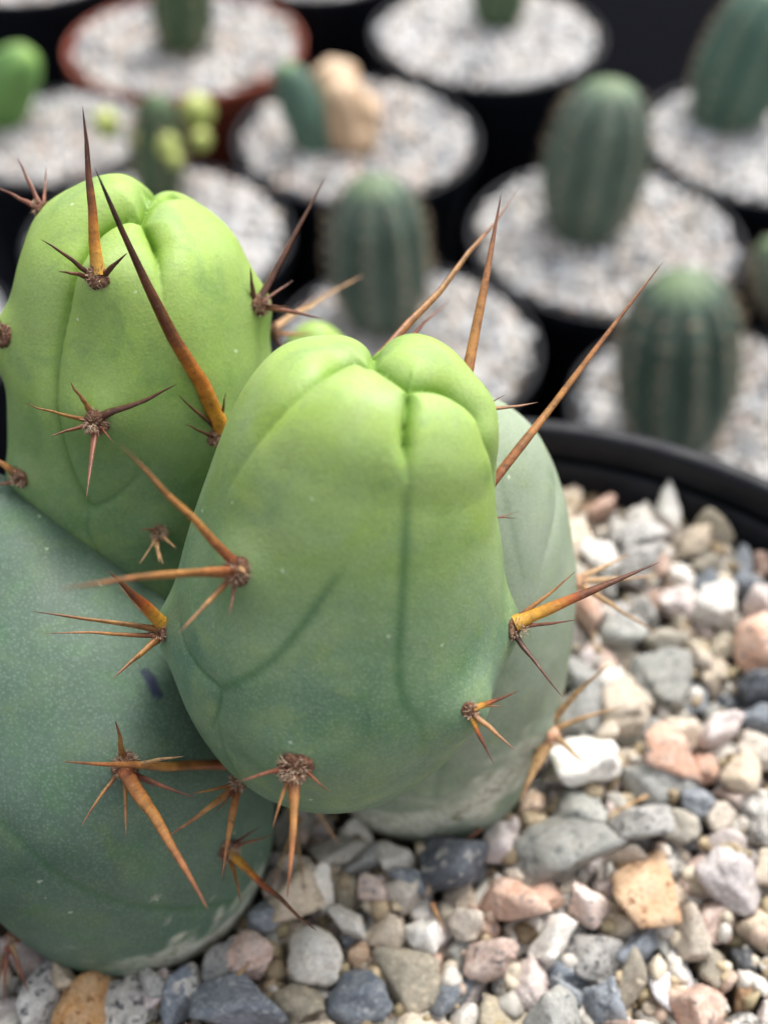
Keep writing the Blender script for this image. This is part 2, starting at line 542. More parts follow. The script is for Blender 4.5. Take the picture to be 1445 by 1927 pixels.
def pebble_shape(seed, sub=4):
    """rounded random polyhedron with about unit half-size, long axis x, short axis z"""
    r = np.random.RandomState(900 + seed)
    V, F = ico(sub)
    n = r.randint(6, 12)
    N = r.normal(size=(n, 3)); N /= np.linalg.norm(N, axis=1)[:, None]
    N = np.vstack([N, -N + r.normal(size=(n, 3)) * .45]); N /= np.linalg.norm(N, axis=1)[:, None]
    d = r.uniform(.74, 1.1, len(N))
    p = r.choice([14, 18, 26, 36])
    q = np.maximum(V @ N.T, 0) / d
    rad = (q ** p).sum(1) ** (-1.0 / p)
    rough = r.choice([.02, .03, .045, .06])
    for k, a in ((2.2, 1.6), (4.5, 1.0), (9, .6), (17, .35)):
        ph = r.uniform(0, 6.28, 6); K = r.normal(size=(6, 3)) * k
        rad = rad + rough * a * np.sin(V @ K.T + ph).sum(1) / 2.4
    return V * rad[:, None] * np.array([1.0, r.uniform(.74, .95), r.uniform(.58, .8)]), F
NSHAPE = 22

# ------------------------------------------------------------------ spines and areoles
def spine_material(name, stops, rough=0.42):
    m, nt, b = new_mat(name)
    co = coords_cm(nt)
    s = fattr(nt, 'along')
    oi = nt.nodes.new('ShaderNodeObjectInfo')
    n = noise(nt, co, 5.0, 4, 0.65)
    f = mth(nt, 'ADD', s, mth(nt, 'MULTIPLY', mth(nt, 'SUBTRACT', n, 0.5), 0.35), True)
    f = mth(nt, 'ADD', f, mth(nt, 'MULTIPLY', mth(nt, 'SUBTRACT', oi.outputs['Random'], 0.5), 0.14), True)
    c = ramp(nt, f, stops)
    bd = nd(nt, 'ShaderNodeTexNoise', noise_dimensions='1D', Scale=4.0, Detail=4.0, Roughness=0.65)
    nt.links.new(mth(nt, 'ADD', fattr(nt, 'arc'), mth(nt, 'MULTIPLY', oi.outputs['Random'], 40.0)), bd.inputs['W'])
    c = mix(nt, 1.0, c, ramp(nt, bd.outputs['Fac'], [(0.3, 0.68), (0.5, 1.0), (0.72, 1.3)]), 'MULTIPLY')
    # dark flecks and pale scratches stretched along the spine
    fl = ramp(nt, noise(nt, co, 13.0, 5, 0.7, 0.8), [(0.52, 0.0), (0.7, 1.0)])
    c = mix(nt, mth(nt, 'MULTIPLY', fl, 0.7), c, (0.035, 0.014, 0.008))
    pl = ramp(nt, noise(nt, co, 9.0, 5, 0.7, 1.5), [(0.60, 0.0), (0.72, 1.0)])
    c = mix(nt, mth(nt, 'MULTIPLY', pl, 0.42), c, (0.50, 0.36, 0.22))
    c = mix(nt, 1.0, c, (0.82, 0.78, 0.78), 'MULTIPLY')
    nt.links.new(c, b.inputs['Base Color'])
    b.inputs['Roughness'].default_value = rough
    b.inputs['Specular IOR Level'].default_value = 0.45
    b.inputs['Subsurface Weight'].default_value = 0.12
    b.inputs['Subsurface Radius'].default_value = (1.0, 0.5, 0.15)
    b.inputs['Subsurface Scale'].default_value = 0.05 * CM
    bump(nt, b, noise(nt, co, 30.0, 4, 0.7), 0.5, 0.012)
    return m

DK, RD, AM, YL, OR, TN = (0.040, 0.016, 0.010), (0.20, 0.062, 0.032), (0.48, 0.16, 0.022), (0.62, 0.35, 0.05), (0.42, 0.15, 0.035), (0.46, 0.29, 0.14)
M_SP = {
    'amber': spine_material('spine_amber', [(0.0, YL), (0.14, (0.62, 0.28, 0.03)), (0.30, AM), (0.46, (0.16, 0.05, 0.018)), (1.0, DK)], 0.3),
    'gold': spine_material('spine_gold', [(0.0, YL), (0.15, (0.58, 0.30, 0.035)), (0.38, (0.36, 0.09, 0.02)), (0.55, (0.14, 0.05, 0.02)), (1.0, (0.10, 0.045, 0.025))], 0.32),
    'orange': spine_material('spine_orange', [(0.0, (0.27, 0.085, 0.03)), (0.35, (0.42, 0.20, 0.05)), (0.7, (0.30, 0.125, 0.045)), (1.0, (0.12, 0.045, 0.025))]),
    'dark': spine_material('spine_dark', [(0.0, (0.075, 0.028, 0.018)), (0.5, (0.12, 0.048, 0.025)), (1.0, (0.075, 0.03, 0.018))]),
    'red': spine_material('spine_red', [(0.0, RD), (0.5, (0.23, 0.09, 0.05)), (1.0, (0.12, 0.05, 0.035))]),
    'brown': spine_material('spine_brown', [(0.0, (0.26, 0.10, 0.03)), (0.4, (0.36, 0.19, 0.055)), (0.8, (0.26, 0.12, 0.05)), (1.0, (0.14, 0.06, 0.035))]),
    'tan': spine_material('spine_tan', [(0.0, (0.42, 0.25, 0.11)), (0.5, (0.50, 0.33, 0.15)), (1.0, (0.42, 0.24, 0.13))]),
}

_rs = np.random.RandomState(21)
def spine_mesh(p0, p1, r0, bend, rs):
    n, k = 26, 10
    ax = p1 - p0; Ln = np.linalg.norm(ax); T = ax / Ln
    U = np.cross(T, [0.3, 0.2, 1.0]); U /= np.linalg.norm(U); W = np.cross(T, U)
    t = np.linspace(0, 1, n)
    r = r0 * ((1 - t) ** 0.82 * 0.93 + 0.03) * (1 + 0.10 * np.exp(-(t / .05) ** 2)) * (1 + 0.06 * np.interp(t, np.linspace(0, 1, 9), rs.normal(size=9)))
    r[-1] *= .35
    bw = rs.uniform(-1, 1, 2)
    kink = np.interp(t, np.linspace(0, 1, 6), np.concatenate([[0], rs.normal(size=4), [0]])) * 0.008 * Ln
    cen = p0 + np.outer(t, ax) + np.outer(np.sin(t * math.pi) * bend * Ln, bw[0] * U + bw[1] * W) + np.outer(kink, W)
    th = np.linspace(0, 2 * math.pi, k, endpoint=False)
    fl = 1 + 0.16 * np.cos(2 * th + rs.uniform(0, 6)) + .05 * np.cos(3 * th)
    V = (cen[:, None] + (r[:, None] * fl[None])[:, :, None] * (np.cos(th)[None, :, None] * U + np.sin(th)[None, :, None] * W)).reshape(-1, 3)
    V = np.vstack([V, p1[None] + T * r0 * .1])
    F = tube_faces(n, k, False, True)
    me = mesh_np('spine', V, [f[::-1] for f in F])
    attr(me, 'along', np.concatenate([np.repeat(t, k), [1.0]]))
    attr(me, 'arc', np.concatenate([np.repeat(t, k), [1.0]]) * Ln)
    return me

def wool_material():
    m, nt, b = new_mat('areole_wool')
    co = coords_cm(nt)
    c = ramp(nt, noise(nt, co, 14.0, 4, 0.7), [(0.3, (0.05, 0.02, 0.012)), (0.5, (0.15, 0.062, 0.032)), (0.68, (0.34, 0.22, 0.13))])
    nt.links.new(c, b.inputs['Base Color'])
    b.inputs['Roughness'].default_value = 0.9
    bump(nt, b, noise(nt, co, 24.0, 5, 0.75), 1.0, 0.04)
    return m
def hair_material(name, c0, c1):
    m, nt, b = new_mat(name)
    c = ramp(nt, noise(nt, coords_cm(nt), 9.0, 3, 0.6), [(0.35, c0), (0.65, c1)])
    nt.links.new(c, b.inputs['Base Color'])
    b.inputs['Roughness'].default_value = 0.75
    return m
M_WOOL = wool_material()
M_HAIR = hair_material('areole_hair', (0.14, 0.06, 0.035), (0.52, 0.39, 0.27))
M_HAIRP = hair_material('areole_hair_pale', (0.52, 0.28, 0.16), (0.72, 0.52, 0.38))
M_WOOLP = hair_material('areole_wool_pale', (0.48, 0.22, 0.11), (0.66, 0.40, 0.26))

def areole(stem, px, py, size, spines, hair=60, pale=False, depth=None, blob=True, hlen=1.0):
    """woolly cushion with its spines: (base px,py, tip px,py, tip nearer(-)/farther(+) cm, width px, kind[, bend])"""
    p, n = stem.hit(px, py)
    dp = project(p)[2] if depth is None else depth
    if depth is not None: p = at(px, py, depth)
    rs = _rs
    if blob:
        V, F = ico(3)
        T = np.cross(n, [0.1, 0.3, 1]); T /= np.linalg.norm(T); B2 = np.cross(n, T)
        rr = 1 + 0.16 * vnoise(V, 3.0, rs.randint(999)) + 0.07 * vnoise(V, 8.0, rs.randint(999))
        Q = V * rr[:, None] * size * .8
        Q = p + np.outer(Q[:, 0], T) + np.outer(Q[:, 1], B2) + np.outer(Q[:, 2] * .5 + size * .05, n)
        link('areole', mesh_np('areole', Q, F), M_WOOLP if pale else M_WOOL, stem.obj)
    if hair:
        HV, HF = [], []
        for _ in range(int(hair * 1.8)):
            d = rs.normal(size=3); d /= np.linalg.norm(d); d = d + n * .55; d /= np.linalg.norm(d)
            b0 = p + d * size * .65 + n * size * .1
            ln = size * rs.uniform(.2, .55) * hlen
            side = np.cross(d, rs.normal(size=3)); side /= np.linalg.norm(side); s2 = np.cross(d, side)
            w = 0.0055
            mid = b0 + d * ln * .6 + side * ln * rs.uniform(-.4, .4); tipp = mid + (d * .6 + side * rs.uniform(-1.3, 1.3)) * ln * .45
            o = len(HV)
            for c, ww in ((b0, w), (mid, w * .8)):
                for a in (0, 2.1, 4.2):
                    HV.append(c + ww * (math.cos(a) * side + math.sin(a) * s2))
            HV.append(tipp)
            for a in range(3):
                b_ = (a + 1) % 3
                HF += [[o + a, o + b_, o + 3 + b_, o + 3 + a], [o + 3 + a, o + 3 + b_, o + 6]]
        h = link('areole_wool', mesh_np('areole_wool', np.array(HV), HF, False), M_HAIRP if pale else M_HAIR, stem.obj)
        h['kind'] = 'stuff'
    for sp_ in spines:
        bx, by, tx, ty, dz, w, kind = sp_[:7]
        bend = sp_[7] if len(sp_) > 7 else 0.02
        p0 = at(bx, by, dp - 0.02); p1 = at(tx, ty, dp + dz)
        q = p + (p0 - p) * .55 - n * 0.02
        p0 = q if np.linalg.norm(p0 - p) < .35 else p0
        if depth is None:
            for _ in range(40):               # keep the spine clear of the flesh it passes over
                bad = False
                for t in (.35, .5, .65, .8, .92, 1.0):
                    c = p0 + (p1 - p0) * t; x, y, dd = project(c)
                    for st in (A, B, Cst):
                        h = st.bvh.ray_cast(Vector(C0), Vector(at(x, y, 1.0) - C0))
                        if h[0] is not None and st is stem and project(np.array(h[0]))[2] < dd + .05:
                            bad = True
                if not bad: break
                dz -= .12; p1 = at(tx, ty, dp + dz)
        elif not blob:
            p0 = p0 - (p1 - p0) / np.linalg.norm(p1 - p0) * .45      # rooted out of sight
        link('spine', spine_mesh(p0, p1, w * dp / FPX / 2, bend, rs), M_SP[kind], stem.obj)

# upright stem
areole(A, 183, 522, .15, [(186,510,156,200,-.5,27,'amber',.01),(165,512,77,450,-.4,11,'dark'),(160,522,110,511,-.4,11,'dark'),(200,520,240,476,-.3,13,'dark')], 40)
areole(A, 180, 795, .17, [(190,780,333,723,-.5,17,'dark'),(175,775,133,718,-.3,13,'brown'),(160,790,48,758,-.5,11,'brown'),(165,805,93,822,-.4,10,'red'),(180,815,163,938,-.6,13,'red'),(195,810,215,835,-.3,7,'red')], 70)
areole(A, 408, 822, .13, [(432,806,180,318,-1.6,31,'amber',.012),(410,800,335,742,-.5,12,'dark'),(412,830,345,798,-.5,9,'dark'),(450,808,527,655,.3,10,'red'),(430,780,426,738,-.2,8,'dark')], 40)
areole(A, 487, 575, .15, [(490,562,613,333,.1,16,'dark',.01),(478,570,471,503,-.1,13,'dark'),(500,565,552,527,.2,10,'red'),(497,580,610,600,-.2,12,'red'),(500,575,548,577,-.3,10,'dark'),(496,560,512,530,.2,10,'red')], 50)
areole(A, 515, 622, .12, [(520,617,597,550,.9,12,'dark'),(522,615,686,517,1.6,13,'tan'),(522,636,592,628,.6,10,'brown'),(525,640,553,692,.6,9,'red')], 20, depth=14.4)
areole(A, 65, 384, .12, [(72,377,33,297,.1,11,'red'),(82,376,88,312,.2,9,'red'),(60,386,-12,350,.1,13,'red')], 40)
areole(A, 8, 632, .15, [(10,640,-14,608,-.2,13,'dark'),(8,630,-30,640,0,10,'red'),(5,625,0,598,-.1,7,'red')], 40)
areole(A, 38, 900, .13, [(36,888,-40,846,-.2,17,'orange'),(34,905,-20,915,0,9,'red')], 30)
areole(A, 299, 1000, .10, [(295,1000,262,997,-.2,6,'red'),(300,1010,262,1062,-.3,7,'tan'),(305,1012,332,1032,-.3,8,'tan'),(290,1030,300,1058,-.3,11,'tan'),(283,1030,308,1062,-.3,10,'tan')], 90, hlen=1.6)
# plump stem
areole(B, 448, 1075, .16, [(434,1048,225,835,-1.0,22,'orange',.01),(445,1078,110,1108,-1.5,23,'orange',.02),(415,1105,335,1193,-.5,12,'brown'),(435,1105,430,1162,-.2,9,'red'),(446,1068,462,1078,-.25,22,'tan')], 60)
areole(B, 306, 1188, .13, [(312,1172,205,1075,-.6,27,'gold',.01),(285,1182,60,1150,-.6,13,'brown'),(285,1203,85,1192,-.5,12,'orange'),(295,1208,212,1278,-.5,14,'brown'),(290,1175,222,1100,-.35,10,'tan')], 50)
areole(B, 966, 1183, .15, [(975,1165,1240,1058,-.1,28,'gold',.01),(985,1148,1083,1075,.1,10,'brown'),(985,1182,1085,1166,-.2,10,'red'),(975,1202,1058,1312,-.3,13,'dark')], 50)
areole(B, 555, 1442, .20, [(551,1465,540,1692,-.5,26,'orange',.025),(541,1468,512,1562,-.2,14,'brown'),(525,1450,448,1471,-.5,14,'red'),(582,1456,622,1492,-.4,10,'red')], 170, hlen=.8)
areole(B, 432, 1494, .13, [(425,1500,312,1577,-.6,14,'brown'),(440,1505,418,1652,-.7,16,'orange'),(415,1490,358,1494,-.4,9,'brown'),(430,1505,405,1530,-.5,7,'red')], 70)
areole(B, 884, 1337, .11, [(890,1335,976,1299,0,13,'gold'),(892,1330,943,1329,0,11,'brown'),(890,1345,970,1412,-.2,12,'brown'),(887,1350,930,1438,-.1,11,'gold')], 30)
# spines rooted on the far side of the plump stem
areole(B, 885, 690, .12, [(881,688,943,364,.2,25,'orange',.012)], 0, depth=11.3, blob=False)
areole(B, 750, 628, .12, [(742,628,976,353,1.4,18,'brown',.012),(797,625,853,557,1.8,9,'red')], 0, depth=11.6, blob=False)
areole(B, 946, 888, .12, [(943,890,1249,490,.5,23,'orange',.012)], 0, depth=11.4, blob=False)
areole(B, 922, 766, .08, [(920,768,1012,757,.2,14,'brown'),(924,760,952,742,.2,7,'dark')], 0, depth=11.3, blob=False)
areole(B, 958, 968, .08, [(955,968,977,962,.1,6,'red'),(955,979,974,975,.1,5,'red')], 0, depth=11.6, blob=False)
# mature stem
areole(Cst, 236, 1440, .17, [(228,1445,392,1712,-2.0,27,'orange',.01),(230,1425,217,1355,-.4,13,'brown'),(215,1465,152,1557,-.4,12,'brown'),(238,1478,238,1577,-.4,11,'brown'),(262,1470,370,1502,-.3,12,'red'),(255,1450,346,1423,-.6,12,'tan')], 90)
areole(Cst, 425, 1437, .10, [(425,1437,118,1433,-.75,21,'orange',.012)], 0, blob=False)
areole(Cst, 430, 1600, .16, [(440,1612,598,1753,-.9,20,'gold',.01),(437,1622,453,1700,-.6,11,'brown'),(445,1590,522,1568,-.2,9,'red'),(450,1580,492,1555,-.2,7,'dark'),(425,1615,420,1660,-.4,7,'red')], 60)
areole(Cst, 2, 1795, .13, [(5,1790,56,1872,-.2,12,'red'),(0,1800,8,1890,-.3,11,'red'),(5,1790,40,1850,-.1,8,'tan'),(0,1800,-8,1870,-.2,9,'red'),(8,1788,35,1812,-.2,8,'tan')], 40)
# pale stem
areole(D, 1038, 1385, .15, [(1035,1345,1147,1248,-.4,16,'tan'),(1055,1362,1172,1330,0,14,'tan'),(1050,1378,1106,1444,-.4,15,'tan'),(1026,1412,978,1508,-.2,27,'tan'),(1040,1340,1060,1300,.1,10,'tan')], 30, pale=True)
areole(D, 1085, 1095, .12, [(1088,1088,1185,1042,.3,13,'tan'),(1092,1095,1242,1086,.2,15,'tan'),(1100,1105,1237,1192,-.2,12,'tan')], 20, pale=True)
areole(D, 600, 1530, .1, [(590,1515,640,1592,-.2,14,'tan'),(545,1540,575,1690,-.9,13,'tan'),(548,1580,512,1668,-.7,11,'tan')], 0, blob=False, depth=14.6)

